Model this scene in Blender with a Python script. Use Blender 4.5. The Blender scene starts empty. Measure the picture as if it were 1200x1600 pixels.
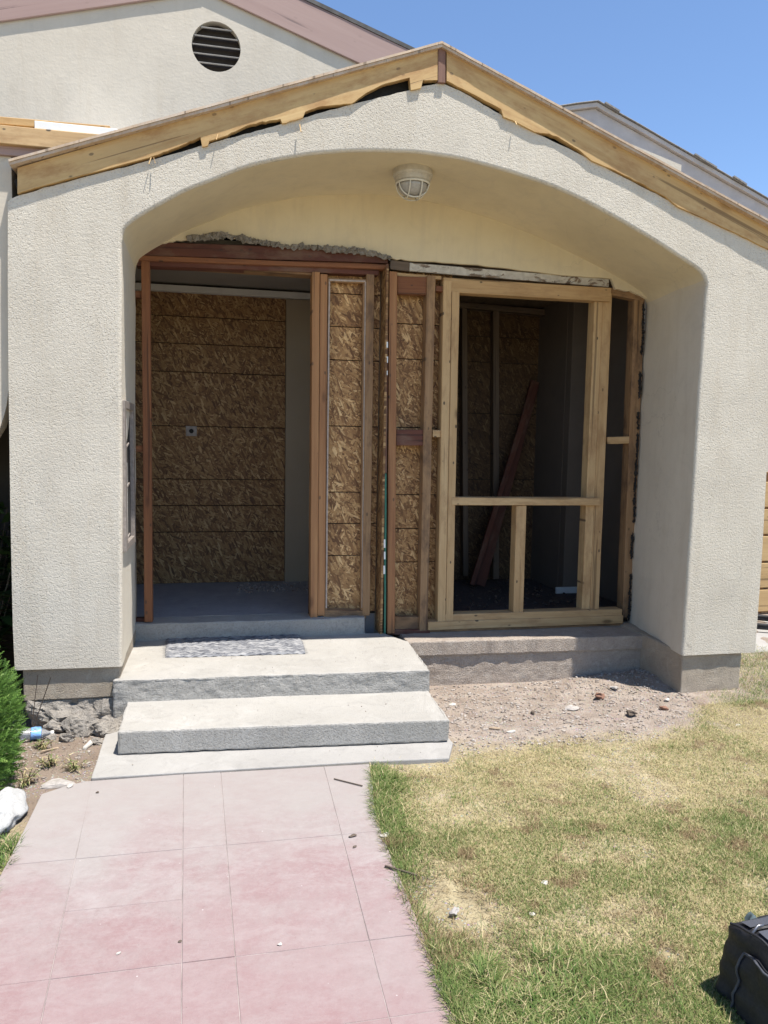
import bpy, bmesh, math, random
import numpy as np
from mathutils import Vector, Matrix, noise

S = bpy.context.scene
COL = S.collection
random.seed(7)
rng = np.random.default_rng(11)

# ------------------------------------------------------------------ camera
cam_d = bpy.data.cameras.new('camera')
cam = bpy.data.objects.new('camera', cam_d)
COL.objects.link(cam)
S.camera = cam
cam_d.sensor_fit = 'VERTICAL'
cam_d.sensor_height = 36.0
cam_d.lens = 26.44
cam_d.clip_start = 0.05
cam_d.clip_end = 1500
Fv = Vector((0.20868541, 0.97392805, -0.08896383))
Rv = Vector((0.97798196, -0.20794077, 0.01766131))
Uv = Vector((0.00129837, 0.09069068, 0.99587826))
cam.matrix_world = Matrix(((Rv.x, Uv.x, -Fv.x, 0.0), (Rv.y, Uv.y, -Fv.y, -4.011), (Rv.z, Uv.z, -Fv.z, 1.336), (0, 0, 0, 1)))

# ------------------------------------------------------------------ sky and sun
SUN_TO = Vector((1.0, -1.0, 4.25)).normalized()          # from the house towards the sun
elev = math.asin(SUN_TO.z)
azim = math.atan2(SUN_TO.x, SUN_TO.y)
W = bpy.data.worlds.new('World')
S.world = W
W.use_nodes = True
wn = W.node_tree
for n in list(wn.nodes):
    wn.nodes.remove(n)
wo = wn.nodes.new('ShaderNodeOutputWorld')
wb = wn.nodes.new('ShaderNodeBackground')
ws = wn.nodes.new('ShaderNodeTexSky')
ws.sky_type = 'NISHITA'
ws.sun_disc = False
ws.sun_elevation = elev
ws.sun_rotation = azim
ws.air_density = 1.0
ws.dust_density = 0.0
ws.ozone_density = 4.5
ws.altitude = 900
wb.inputs['Strength'].default_value = 0.12
wn.links.new(ws.outputs[0], wb.inputs[0])
wn.links.new(wb.outputs[0], wo.inputs[0])
sd = bpy.data.lights.new('sun', 'SUN')
sd.energy = 4.6
sd.angle = math.radians(0.53)
sd.color = (1.0, 0.955, 0.89)
sun = bpy.data.objects.new('sun', sd)
COL.objects.link(sun)
sun.rotation_euler = SUN_TO.to_track_quat('Z', 'Y').to_euler()
sun.location = (4, -3, 12)
S.view_settings.view_transform = 'Standard'
S.view_settings.look = 'None'
S.view_settings.gamma = 1.0
S.view_settings.use_curve_mapping = False
S.view_settings.exposure = 0.85
S.render.resolution_x = 768
S.render.resolution_y = 1024
try:
    S.cycles.max_bounces = 8
    S.cycles.diffuse_bounces = 6
except Exception:
    pass

# ------------------------------------------------------------------ object helpers
WLOC = {}

def tag(o, label=None, cat=None, group=None, kind=None):
    if label: o['label'] = label
    if cat: o['category'] = cat
    if group: o['group'] = group
    if kind: o['kind'] = kind
    return o

def attach(o, parent):
    """Put o (which has its world location in o.location) under parent, roots are never rotated."""
    WLOC[o.name] = Vector(o.location)
    if parent is not None:
        o.parent = parent
        o.location = Vector(o.location) - WLOC[parent.name]
    return o

def empty(name, loc):
    o = bpy.data.objects.new(name, None)
    o.empty_display_size = 0.1
    o.location = loc
    COL.objects.link(o)
    WLOC[o.name] = Vector(loc)
    return o

def link_mesh(name, me, m, parent=None, loc=(0, 0, 0)):
    if m is not None and len(me.materials) == 0:
        me.materials.append(m)
    o = bpy.data.objects.new(name, me)
    o.location = loc
    COL.objects.link(o)
    return attach(o, parent)

def from_bm(name, bm, m, parent=None, origin=(0, 0, 0), smooth=False):
    """bm holds world coordinates; the object gets its origin at `origin`."""
    o = Vector(origin)
    for v in bm.verts:
        v.co -= o
    if smooth:
        for f in bm.faces:
            f.smooth = True
    me = bpy.data.meshes.new(name)
    bm.to_mesh(me)
    bm.free()
    return link_mesh(name, me, m, parent, origin)

def pydata(name, verts, faces, m, parent=None, origin=(0, 0, 0), smooth=False):
    o = Vector(origin)
    me = bpy.data.meshes.new(name)
    me.from_pydata([tuple(Vector(v) - o) for v in verts], [], faces)
    me.update()
    if smooth:
        me.polygons.foreach_set('use_smooth', [True] * len(me.polygons))
    return link_mesh(name, me, m, parent, origin)

def cube_bm(sx, sy, sz, bev=0.0, seg=1):
    bm = bmesh.new()
    bmesh.ops.create_cube(bm, size=1.0)
    bmesh.ops.scale(bm, vec=(sx, sy, sz), verts=bm.verts)
    if bev > 0:
        bmesh.ops.bevel(bm, geom=list(bm.edges), offset=bev, segments=seg, affect='EDGES', profile=0.6)
    return bm

def box(name, x0, x1, y0, y1, z0, z1, m, parent=None, bev=0.002):
    bm = cube_bm(x1 - x0, y1 - y0, z1 - z0, bev)
    me = bpy.data.meshes.new(name)
    bm.to_mesh(me)
    bm.free()
    return link_mesh(name, me, m, parent, ((x0 + x1) / 2, (y0 + y1) / 2, (z0 + z1) / 2))

def beam(name, p0, p1, w, d, m, parent=None, side=(1, 0, 0), bev=0.0025, wob=0.0015):
    """A timber from p0 to p1: long axis on local Z, `side` gives the direction of its width w; d is its depth."""
    p0 = Vector(p0); p1 = Vector(p1)
    L = (p1 - p0).length
    z = (p1 - p0).normalized()
    x = Vector(side); x = (x - z * x.dot(z)).normalized()
    y = z.cross(x)
    bm = bmesh.new()
    n = max(2, int(L / 0.12))
    rings = []
    for i in range(n + 1):
        t = -L / 2 + L * i / n
        dx = wob * noise.noise((t * 3.1, p0.x * 7, 1.3)); dy = wob * noise.noise((t * 2.7, p0.x * 5, 7.7))
        rings.append([bm.verts.new((a * w / 2 + dx, b * d / 2 + dy, t)) for a, b in ((-1, -1), (1, -1), (1, 1), (-1, 1))])
    for i in range(n):
        for k in range(4):
            bm.faces.new((rings[i][k], rings[i][(k + 1) % 4], rings[i + 1][(k + 1) % 4], rings[i + 1][k]))
    bm.faces.new(rings[0][::-1]); bm.faces.new(rings[-1])
    bmesh.ops.recalc_face_normals(bm, faces=bm.faces)
    es = [e for e in bm.edges if e.is_manifold and e.calc_face_angle(0) > 0.8]
    if bev: bmesh.ops.bevel(bm, geom=es, offset=bev, segments=1, affect='EDGES')
    me = bpy.data.meshes.new(name)
    bm.to_mesh(me); bm.free()
    o = link_mesh(name, me, m, None, (p0 + p1) / 2)
    o.rotation_euler = Matrix((x, y, z)).transposed().to_euler()
    return attach(o, parent)

def fbm(p, oc=4):
    return noise.fractal(p, 1.0, 2.0, oc)

def slab(name, poly, z0, z1, m, parent=None, bev=0.008, cuts=14, rough=0.002, fr=9.0, origin=None, seg=2):
    """A cast block: polygon extruded from z0 to z1, worn edges, slightly uneven faces."""
    bm = bmesh.new()
    vb = [bm.verts.new((p[0], p[1], z0)) for p in poly]
    vt = [bm.verts.new((p[0], p[1], z1 if len(p) < 3 else p[2])) for p in poly]
    n = len(poly)
    bm.faces.new(vb[::-1]); bm.faces.new(vt)
    for i in range(n):
        bm.faces.new((vb[i], vb[(i + 1) % n], vt[(i + 1) % n], vt[i]))
    bmesh.ops.recalc_face_normals(bm, faces=bm.faces)
    if cuts:
        bmesh.ops.subdivide_edges(bm, edges=[e for e in bm.edges if e.calc_length() > 0.2], cuts=cuts, use_grid_fill=True)
    if bev:
        es = [e for e in bm.edges if e.is_manifold and e.calc_face_angle(0) > 0.6]
        bmesh.ops.bevel(bm, geom=es, offset=bev, segments=seg, affect='EDGES', profile=0.5)
    bm.normal_update()
    for v in bm.verts:
        v.co += v.normal * rough * fbm(v.co * fr)
    return from_bm(name, bm, m, parent, origin or (poly[0][0], poly[0][1], z0))

def rock_bm(r, sx=1, sy=1, sz=1, seed=0, sub=2, amp=0.35):
    bm = bmesh.new()
    bmesh.ops.create_icosphere(bm, subdivisions=sub, radius=1.0)
    for v in bm.verts:
        n = v.co.normalized()
        k = 1 + amp * noise.noise(n * 1.3 + Vector((seed, seed * 2.1, 0))) + amp * 0.5 * noise.noise(n * 3.1 + Vector((seed * 3, 1, 2)))
        c = n * k
        # broken planes
        for j in range(3):
            a = Vector((math.sin(seed * 3 + j * 2), math.cos(seed * 1.7 + j * 4), math.sin(j * 3 + seed)))
            a.normalize()
            d = c.dot(a)
            if d > 0.62: c -= a * (d - 0.62) * 0.85
        v.co = Vector((c.x * sx, c.y * sy, c.z * sz)) * r
    return bm

def smoothstep(a, b, x):
    t = min(1.0, max(0.0, (x - a) / (b - a)))
    return t * t * (3 - 2 * t)

def ground_h(x, y):
    """Height of the soil: the yard dips slightly towards the foot of the low wall."""
    return -0.152 - 0.052 * smoothstep(-0.6, 0.45, y) * smoothstep(1.0, 1.3, x) * (1 - smoothstep(2.4, 2.9, x))

# ------------------------------------------------------------------ materials
class NT:
    def __init__(self, name):
        self.m = bpy.data.materials.new(name)
        self.m.use_nodes = True
        self.t = self.m.node_tree
        self.b = self.t.nodes['Principled BSDF']
        self.tc = self.n('ShaderNodeTexCoord')
    def n(self, typ, **kw):
        nd = self.t.nodes.new(typ)
        for k, v in kw.items():
            setattr(nd, k, v)
        return nd
    def put(self, sock, v):
        if hasattr(v, 'is_output'):
            self.t.links.new(v, sock)
        elif isinstance(v, (tuple, list)) and len(v) == 3 and sock.type == 'RGBA':
            sock.default_value = (*v, 1)
        else:
            sock.default_value = v
    def obj(self): return self.tc.outputs['Object']
    def vary(self, scale=37.0):
        """object coordinates shifted by a random offset, so that alike pieces differ"""
        oi = self.n('ShaderNodeObjectInfo')
        mul = self.n('ShaderNodeVectorMath', operation='SCALE')
        cx = self.n('ShaderNodeCombineXYZ')
        for i in range(3): self.put(cx.inputs[i], oi.outputs['Random'])
        self.put(mul.inputs[0], cx.outputs[0]); mul.inputs['Scale'].default_value = scale
        ad = self.n('ShaderNodeVectorMath', operation='ADD')
        self.put(ad.inputs[0], self.obj()); self.put(ad.inputs[1], mul.outputs[0])
        return ad.outputs[0]
    def rnd(self):
        return self.n('ShaderNodeObjectInfo').outputs['Random']
    def map(self, vec, scale=(1, 1, 1), rot=(0, 0, 0), loc=(0, 0, 0)):
        mp = self.n('ShaderNodeMapping')
        self.put(mp.inputs['Vector'], vec)
        mp.inputs['Scale'].default_value = scale; mp.inputs['Rotation'].default_value = rot; mp.inputs['Location'].default_value = loc
        return mp.outputs[0]
    def noise(self, vec, scale, detail=4, rough=0.55, dist=0.0, col=False):
        x = self.n('ShaderNodeTexNoise')
        self.put(x.inputs['Vector'], vec)
        x.inputs['Scale'].default_value = scale; x.inputs['Detail'].default_value = detail
        x.inputs['Roughness'].default_value = rough; x.inputs['Distortion'].default_value = dist
        return x.outputs['Color' if col else 'Fac']
    def vor(self, vec, scale, feature='F1', out='Distance', rand=1.0):
        x = self.n('ShaderNodeTexVoronoi', feature=feature)
        self.put(x.inputs['Vector'], vec); x.inputs['Scale'].default_value = scale; x.inputs['Randomness'].default_value = rand
        return x.outputs[out]
    def ramp(self, fac, stops, interp='LINEAR'):
        r = self.n('ShaderNodeValToRGB')
        r.color_ramp.interpolation = interp
        e = r.color_ramp.elements
        while len(e) < len(stops): e.new(0.5)
        for i, (p, c) in enumerate(stops):
            e[i].position = p
            e[i].color = (*c, 1) if isinstance(c, (tuple, list)) else (c, c, c, 1)
        self.put(r.inputs[0], fac)
        return r.outputs[0]
    def mix(self, fac, a, b, mode='MIX'):
        x = self.n('ShaderNodeMix', data_type='RGBA', blend_type=mode)
        self.put(x.inputs['Factor'], fac); self.put(x.inputs['A'] if False else x.inputs[6], a); self.put(x.inputs[7], b)
        return x.outputs[2]
    def math(self, op, a, b=0.0, clamp=False):
        x = self.n('ShaderNodeMath', operation=op, use_clamp=clamp)
        self.put(x.inputs[0], a); self.put(x.inputs[1], b)
        return x.outputs[0]
    def sep(self, vec):
        x = self.n('ShaderNodeSeparateXYZ'); self.put(x.inputs[0], vec); return x.outputs
    def color(self, c): self.put(self.b.inputs['Base Color'], c)
    def rough(self, r): self.put(self.b.inputs['Roughness'], r)
    def bump(self, h, strength=0.5, dist=0.01, prev=None):
        x = self.n('ShaderNodeBump')
        x.inputs['Strength'].default_value = strength; x.inputs['Distance'].default_value = dist
        self.put(x.inputs['Height'], h)
        if prev is not None: self.put(x.inputs['Normal'], prev)
        self.put(self.b.inputs['Normal'], x.outputs[0])
        return x.outputs[0]

M = {}

def m_stucco(name, base, dark, grain=140, bump=0.8, dist=0.006, pits=True, stain=(0.5, 0.46, 0.38), weather=0.0):
    k = NT(name); v = k.obj()
    big = k.noise(v, 1.7, 5, 0.6)
    med = k.noise(v, 9.0, 4, 0.6)
    c = k.mix(k.ramp(big, [(0.35, 0.0), (0.7, 1.0)]), base, dark)
    c = k.mix(k.math('MULTIPLY', k.ramp(med, [(0.5, 0.0), (0.75, 1.0)]), 0.35), c, stain)
    g = k.noise(v, grain, 3, 0.65)
    g2 = k.noise(v, grain * 0.38, 3, 0.6)
    h = k.math('ADD', k.math('MULTIPLY', g, 0.6), k.math('MULTIPLY', g2, 0.7))
    if pits:
        pn = k.noise(v, grain * 0.75, 2, 0.5)
        sel = k.ramp(k.noise(v, 2.6, 4, 0.6), [(0.35, 0.25), (0.65, 1.0)])
        p = k.math('MULTIPLY', k.ramp(pn, [(0.33, 1.0), (0.45, 0.0)]), sel)
        c = k.mix(k.math('MULTIPLY', p, 0.5), c, (0.22, 0.195, 0.16))
        h = k.math('SUBTRACT', h, k.math('MULTIPLY', p, 0.5))
    if weather:
        # vertical run marks, dusty blotches and hairline cracks
        run = k.noise(k.map(v, (5.5, 5.5, 0.7)), 2.0, 6, 0.7, 0.4)
        c = k.mix(k.math('MULTIPLY', k.ramp(run, [(0.50, 0.0), (0.68, 1.0)]), 0.5 * weather), c, (0.50, 0.43, 0.33))
        blot = k.noise(k.map(v, (1, 1, 1), (0, 0, 0), (4, 2, 7)), 4.2, 7, 0.75, 0.8)
        c = k.mix(k.math('MULTIPLY', k.ramp(blot, [(0.52, 0.0), (0.72, 1.0)]), 0.45 * weather), c, (0.44, 0.40, 0.335))
        warpv = k.n('ShaderNodeVectorMath', operation='ADD')
        sc = k.n('ShaderNodeVectorMath', operation='SCALE'); k.put(sc.inputs[0], k.noise(v, 5, 4, 0.6, 0, True)); sc.inputs['Scale'].default_value = 0.18
        k.put(warpv.inputs[0], v); k.put(warpv.inputs[1], sc.outputs[0])
        crack = k.vor(warpv.outputs[0], 1.5, 'DISTANCE_TO_EDGE')
        cm = k.math('MULTIPLY', k.ramp(crack, [(0.0, 1.0), (0.0035, 0.0)]), k.ramp(k.noise(v, 1.1, 3), [(0.5, 0.0), (0.6, 1.0)]))
        c = k.mix(k.math('MULTIPLY', cm, 0.55 * weather), c, (0.28, 0.24, 0.19))
    k.color(c); k.rough(0.92)
    k.bump(h, bump, dist)
    M[name] = k.m
    return k

m_stucco('front_stucco', (0.64, 0.58, 0.48), (0.55, 0.495, 0.405), 165, 0.75, 0.006, True, (0.5, 0.45, 0.37), 0.8)
m_stucco('porch_plaster', (0.70, 0.605, 0.42), (0.635, 0.545, 0.37), 90, 0.35, 0.003, False, (0.57, 0.48, 0.32), 0.5)  # yellower than the reveals: light bounced under the arch put into the colour
m_stucco('reveal_plaster', (0.64, 0.58, 0.475), (0.58, 0.525, 0.43), 100, 0.45, 0.004, False, (0.52, 0.45, 0.35), 0.6)
m_stucco('gable_stucco', (0.61, 0.545, 0.445), (0.53, 0.47, 0.38), 60, 0.35, 0.006, False, (0.52, 0.47, 0.39), 0.7)
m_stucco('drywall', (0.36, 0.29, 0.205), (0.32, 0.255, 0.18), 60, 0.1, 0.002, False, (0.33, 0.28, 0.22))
m_stucco('shaded_drywall', (0.15, 0.12, 0.098), (0.125, 0.10, 0.08), 60, 0.2, 0.002, False, (0.11, 0.088, 0.07))  # drywall with the right-hand room's shade put into its colour
m_stucco('ceiling_plaster', (0.33, 0.30, 0.26), (0.28, 0.25, 0.22), 40, 0.2, 0.003, False, (0.3, 0.28, 0.25))
m_stucco('white_trim', (0.70, 0.68, 0.63), (0.62, 0.6, 0.56), 60, 0.2, 0.002, False, (0.45, 0.42, 0.38))

def m_concrete(name, a, b, stain, grain=1.0, bump=0.5, dist=0.004, speck=0.5, sides=False):
    k = NT(name); v = k.obj()
    big = k.noise(v, 2.2 * grain, 6, 0.65, 0.6)
    c = k.mix(k.ramp(big, [(0.3, 0.0), (0.7, 1.0)]), a, b)
    st = k.noise(v, 5.5 * grain, 5, 0.7, 0.8)
    c = k.mix(k.math('MULTIPLY', k.ramp(st, [(0.53, 0.0), (0.72, 1.0)]), 0.6), c, stain)
    sm = k.noise(k.map(v, (1, 1, 1), (0, 0, 0), (2, 9, 4)), 9.0 * grain, 7, 0.78, 1.0)
    c = k.mix(k.math('MULTIPLY', k.ramp(sm, [(0.52, 0.0), (0.70, 1.0)]), 0.4), c, tuple(0.62 * q for q in b))
    fine = k.noise(v, 160, 3, 0.7)
    sp = k.ramp(k.vor(v, 120), [(0.12, 1.0), (0.3, 0.0)])
    c = k.mix(k.math('MULTIPLY', sp, speck), c, (0.15, 0.14, 0.125))
    h = k.math('ADD', fine, k.math('MULTIPLY', k.noise(v, 40, 4, 0.6), 0.8))
    h = k.math('SUBTRACT', h, k.math('MULTIPLY', sp, 0.5))
    if sides:
        nz = k.sep(k.n('ShaderNodeNewGeometry').outputs['True Normal'])[2]
        side = k.ramp(nz, [(0.35, 1.0), (0.75, 0.0)])
        ag = k.noise(v, 95, 3, 0.7)
        pit = k.math('MULTIPLY', k.ramp(ag, [(0.36, 1.0), (0.5, 0.0)]), side)
        c = k.mix(k.math('MULTIPLY', pit, 0.32), c, (0.17, 0.16, 0.14))
        h = k.math('SUBTRACT', h, k.math('MULTIPLY', pit, 1.5))
    k.color(c); k.rough(0.9); k.bump(h, bump, dist)
    M[name] = k.m

m_concrete('step_concrete', (0.39, 0.37, 0.335), (0.33, 0.312, 0.28), (0.44, 0.42, 0.385), 1.0, 0.5, 0.006, 0.3, True)
m_concrete('slab_concrete', (0.345, 0.33, 0.305), (0.30, 0.285, 0.265), (0.38, 0.365, 0.34), 1.0, 0.35, 0.003, 0.25)
m_concrete('foundation_concrete', (0.41, 0.345, 0.265), (0.32, 0.265, 0.20), (0.47, 0.42, 0.34), 2.0, 0.7, 0.008, 0.5)
m_concrete('foundation_dirty', (0.47, 0.40, 0.33), (0.36, 0.295, 0.24), (0.56, 0.50, 0.43), 3.0, 0.9, 0.012, 0.5)
m_concrete('broken_mortar', (0.36, 0.325, 0.28), (0.23, 0.205, 0.175), (0.45, 0.41, 0.36), 4.0, 0.9, 0.01, 0.4)
m_concrete('room_floor', (0.34, 0.33, 0.34), (0.27, 0.265, 0.27), (0.40, 0.39, 0.385), 2.0, 0.2, 0.002, 0.2)
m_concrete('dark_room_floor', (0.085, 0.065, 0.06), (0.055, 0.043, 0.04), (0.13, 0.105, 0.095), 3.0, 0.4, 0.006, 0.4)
m_concrete('white_stone_paint', (0.46, 0.455, 0.44), (0.38, 0.375, 0.36), (0.18, 0.175, 0.165), 5.0, 0.5, 0.006, 0.25)

def m_path():
    k = NT('pink_paving'); v = k.n('ShaderNodeNewGeometry').outputs['Position']
    big = k.noise(v, 2.1, 9, 0.74, 0.2)
    c = k.ramp(big, [(0.30, (0.235, 0.150, 0.148)), (0.44, (0.265, 0.196, 0.190)), (0.56, (0.275, 0.228, 0.216)), (0.72, (0.28, 0.250, 0.234))])
    red = k.noise(k.map(v, (1, 1, 1), (0, 0, 0), (3.1, 7.7, 0)), 3.2, 9, 0.78, 0.3)
    c = k.mix(k.math('MULTIPLY', k.ramp(red, [(0.48, 0.0), (0.66, 1.0)]), 0.55), c, (0.225, 0.115, 0.115))
    wh = k.noise(k.map(v, (1, 1.9, 1), (0, 0, 0.3)), 6.5, 9, 0.82, 0.35)
    c = k.mix(k.math('MULTIPLY', k.ramp(wh, [(0.46, 0.0), (0.66, 1.0)]), 0.62), c, (0.345, 0.315, 0.30))
    wear = k.noise(v, 34, 8, 0.85, 0.1)
    c = k.mix(k.math('MULTIPLY', k.ramp(wear, [(0.50, 0.0), (0.68, 1.0)]), 0.5), c, (0.36, 0.31, 0.295))
    c = k.mix(k.math('MULTIPLY', k.ramp(wear, [(0.32, 1.0), (0.46, 0.0)]), 0.45), c, (0.18, 0.115, 0.11))
    c = k.mix(0.10, c, k.ramp(k.rnd(), [(0.0, (0.21, 0.14, 0.14)), (1.0, (0.32, 0.28, 0.27))]))
    sy = k.sep(v)[1]
    near = k.ramp(k.math('ADD', k.math('MULTIPLY', sy, 0.8), k.math('ADD', 1.35, k.math('MULTIPLY', k.noise(v, 4.0, 5, 0.65), 0.8))), [(0.5, 0.0), (1.1, 1.0)])
    c = k.mix(k.math('MULTIPLY', near, 0.68), c, (0.295, 0.273, 0.252))
    far = k.ramp(k.math('ADD', k.math('MULTIPLY', sy, -0.8), k.math('ADD', -1.1, k.math('MULTIPLY', k.noise(v, 3.0, 5, 0.7), 0.9))), [(0.45, 0.0), (1.1, 1.0)])
    c = k.mix(k.math('MULTIPLY', far, 0.42), c, (0.25, 0.145, 0.142))
    chip = k.ramp(k.vor(v, 19), [(0.03, 1.0), (0.055, 0.0)])
    c = k.mix(k.math('MULTIPLY', chip, k.ramp(k.noise(v, 7, 2), [(0.5, 0.0), (0.56, 0.8)])), c, (0.48, 0.45, 0.43))
    chip2 = k.ramp(k.vor(k.map(v, (1, 1, 1), (0, 0, 0), (5, 3, 0)), 23), [(0.02, 1.0), (0.04, 0.0)])
    c = k.mix(k.math('MULTIPLY', chip2, 0.7), c, (0.12, 0.09, 0.08))
    h = k.math('ADD', k.noise(v, 150, 3, 0.7), k.math('MULTIPLY', wear, 1.2))
    k.color(c); k.rough(k.ramp(wear, [(0.3, 0.75), (0.7, 0.92)])); k.bump(h, 0.35, 0.003)
    M['pink_paving'] = k.m
m_path()

def m_soil():
    k = NT('soil'); v = k.n('ShaderNodeNewGeometry').outputs['Position']
    x, y, z = k.sep(v)
    n1 = k.noise(v, 6, 6, 0.7)
    dirt = k.ramp(n1, [(0.3, (0.20, 0.155, 0.12)), (0.5, (0.28, 0.225, 0.18)), (0.72, (0.37, 0.315, 0.265))])
    straw = k.ramp(k.noise(v, 14, 5, 0.7), [(0.3, (0.22, 0.175, 0.10)), (0.55, (0.34, 0.28, 0.165)), (0.75, (0.42, 0.36, 0.22))])
    # the bare patch lies between the house and the lawn; everywhere else dry thatch
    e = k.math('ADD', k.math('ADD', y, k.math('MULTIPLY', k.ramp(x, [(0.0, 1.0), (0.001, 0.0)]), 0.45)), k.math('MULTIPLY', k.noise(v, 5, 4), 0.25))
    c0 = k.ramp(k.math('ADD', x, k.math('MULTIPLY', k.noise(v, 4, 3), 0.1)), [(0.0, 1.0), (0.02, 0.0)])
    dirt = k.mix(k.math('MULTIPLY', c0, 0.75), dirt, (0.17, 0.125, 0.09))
    lawn = k.ramp(k.math('ADD', k.math('MULTIPLY', e, -2.0), -0.45), [(0.2, 0.0), (0.65, 1.0)])
    c = k.mix(lawn, dirt, straw)
    peb = k.vor(v, 85, out='Color'); pd = k.vor(v, 85)
    c = k.mix(k.math('MULTIPLY', k.ramp(pd, [(0.25, 0.7), (0.45, 0.0)]), k.ramp(k.noise(v, 11, 3), [(0.45, 0.0), (0.6, 1.0)])), c, k.mix(0.75, peb, (0.36, 0.32, 0.28)))
    h = k.math('ADD', k.math('MULTIPLY', k.noise(v, 45, 5, 0.7), 1.0), k.math('MULTIPLY', k.ramp(pd, [(0.1, 1.0), (0.45, 0.0)]), 0.6))
    k.color(c); k.rough(0.95); k.bump(h, 0.8, 0.012)
    M['soil'] = k.m
m_soil()

def m_wood(name, light, mid, dark, knots=0.5, stain=None, ringscale=1.0, nails=0.6, rough=0.75, bump=0.3, blotch=0.25):
    k = NT(name); v = k.vary()
    vs = k.map(v, (1, 1, 0.06))
    warp = k.noise(k.map(v, (2.5, 2.5, 1.2)), 1.6, 3, 0.5)
    ring = k.noise(k.map(v, (1, 1, 0.045)), 70 * ringscale, 4, 0.6, 0.7)
    wide = k.noise(vs, 16 * ringscale, 3, 0.5, 1.0)
    f = k.math('ADD', k.math('MULTIPLY', ring, 0.5), k.math('MULTIPLY', wide, 0.5))
    c = k.ramp(f, [(0.33, dark), (0.47, mid), (0.62, light)])
    c = k.mix(k.math('MULTIPLY', k.ramp(warp, [(0.4, 0.0), (0.7, 1.0)]), blotch), c, dark)
    c = k.mix(0.34, c, k.ramp(k.rnd(), [(0.0, dark), (1.0, light)]))
    kd = k.vor(k.map(v, (1, 0.15, 0.4)), 7.0)
    kn = k.ramp(kd, [(0.06, 1.0), (0.14, 0.0)])
    c = k.mix(k.math('MULTIPLY', kn, knots), c, tuple(0.35 * q for q in dark))
    nd = k.vor(k.map(v, (1, 0.02, 0.55)), 16.0)
    nl = k.ramp(nd, [(0.085, 1.0), (0.125, 0.0)])
    c = k.mix(k.math('MULTIPLY', nl, nails), c, (0.03, 0.025, 0.02))
    if stain:
        s = k.noise(k.map(v, (2, 2, 0.8)), 5, 5, 0.7)
        c = k.mix(k.math('MULTIPLY', k.ramp(s, [(0.48, 0.0), (0.66, 1.0)]), 0.75), c, stain)
    sp = k.ramp(k.noise(k.map(v, (1, 1, 0.018)), 34, 2, 0.5, 0.3), [(0.655, 0.0), (0.68, 1.0)])
    c = k.mix(k.math('MULTIPLY', sp, 0.6), c, tuple(0.3 * q for q in dark))
    k.color(c); k.rough(rough); k.bump(k.math('SUBTRACT', f, k.math('MULTIPLY', sp, 0.8)), bump, 0.003)
    M[name] = k.m

m_wood('new_pine', (0.60, 0.415, 0.215), (0.515, 0.335, 0.16), (0.36, 0.205, 0.085), 0.85, (0.33, 0.19, 0.085), 1.0, 0.85)
m_wood('orange_fir', (0.42, 0.215, 0.09), (0.335, 0.155, 0.062), (0.21, 0.085, 0.035), 0.5)
m_wood('redwood', (0.30, 0.125, 0.048), (0.22, 0.083, 0.032), (0.12, 0.04, 0.018), 0.4)
m_wood('dark_redwood', (0.155, 0.05, 0.027), (0.11, 0.034, 0.02), (0.055, 0.018, 0.011), 0.4, (0.17, 0.10, 0.065))
m_wood('old_brown', (0.41, 0.25, 0.125), (0.32, 0.185, 0.085), (0.18, 0.095, 0.045), 0.5, (0.09, 0.05, 0.03))
m_wood('fascia_wood', (0.67, 0.475, 0.225), (0.57, 0.375, 0.155), (0.38, 0.215, 0.08), 0.5, (0.38, 0.20, 0.07), 0.6, 0.6, 0.7, 0.3, 0.5)
m_wood('sheathing_edge', (0.60, 0.46, 0.33), (0.50, 0.37, 0.25), (0.36, 0.245, 0.155), 0.2, (0.55, 0.47, 0.39), 1.0, 0.2)
m_wood('brown_trim', (0.27, 0.145, 0.10), (0.22, 0.115, 0.08), (0.15, 0.075, 0.05), 0.3)
m_wood('pink_paint', (0.40, 0.275, 0.235), (0.36, 0.24, 0.205), (0.31, 0.20, 0.17), 0.1, None, 0.5, 0.1, 0.6, 0.12, 0.15)
m_wood('fence_wood', (0.52, 0.36, 0.17), (0.44, 0.29, 0.13), (0.32, 0.2, 0.085), 0.5)
m_wood('grey_board', (0.21, 0.155, 0.11), (0.13, 0.09, 0.06), (0.08, 0.055, 0.04), 0.4)

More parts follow.
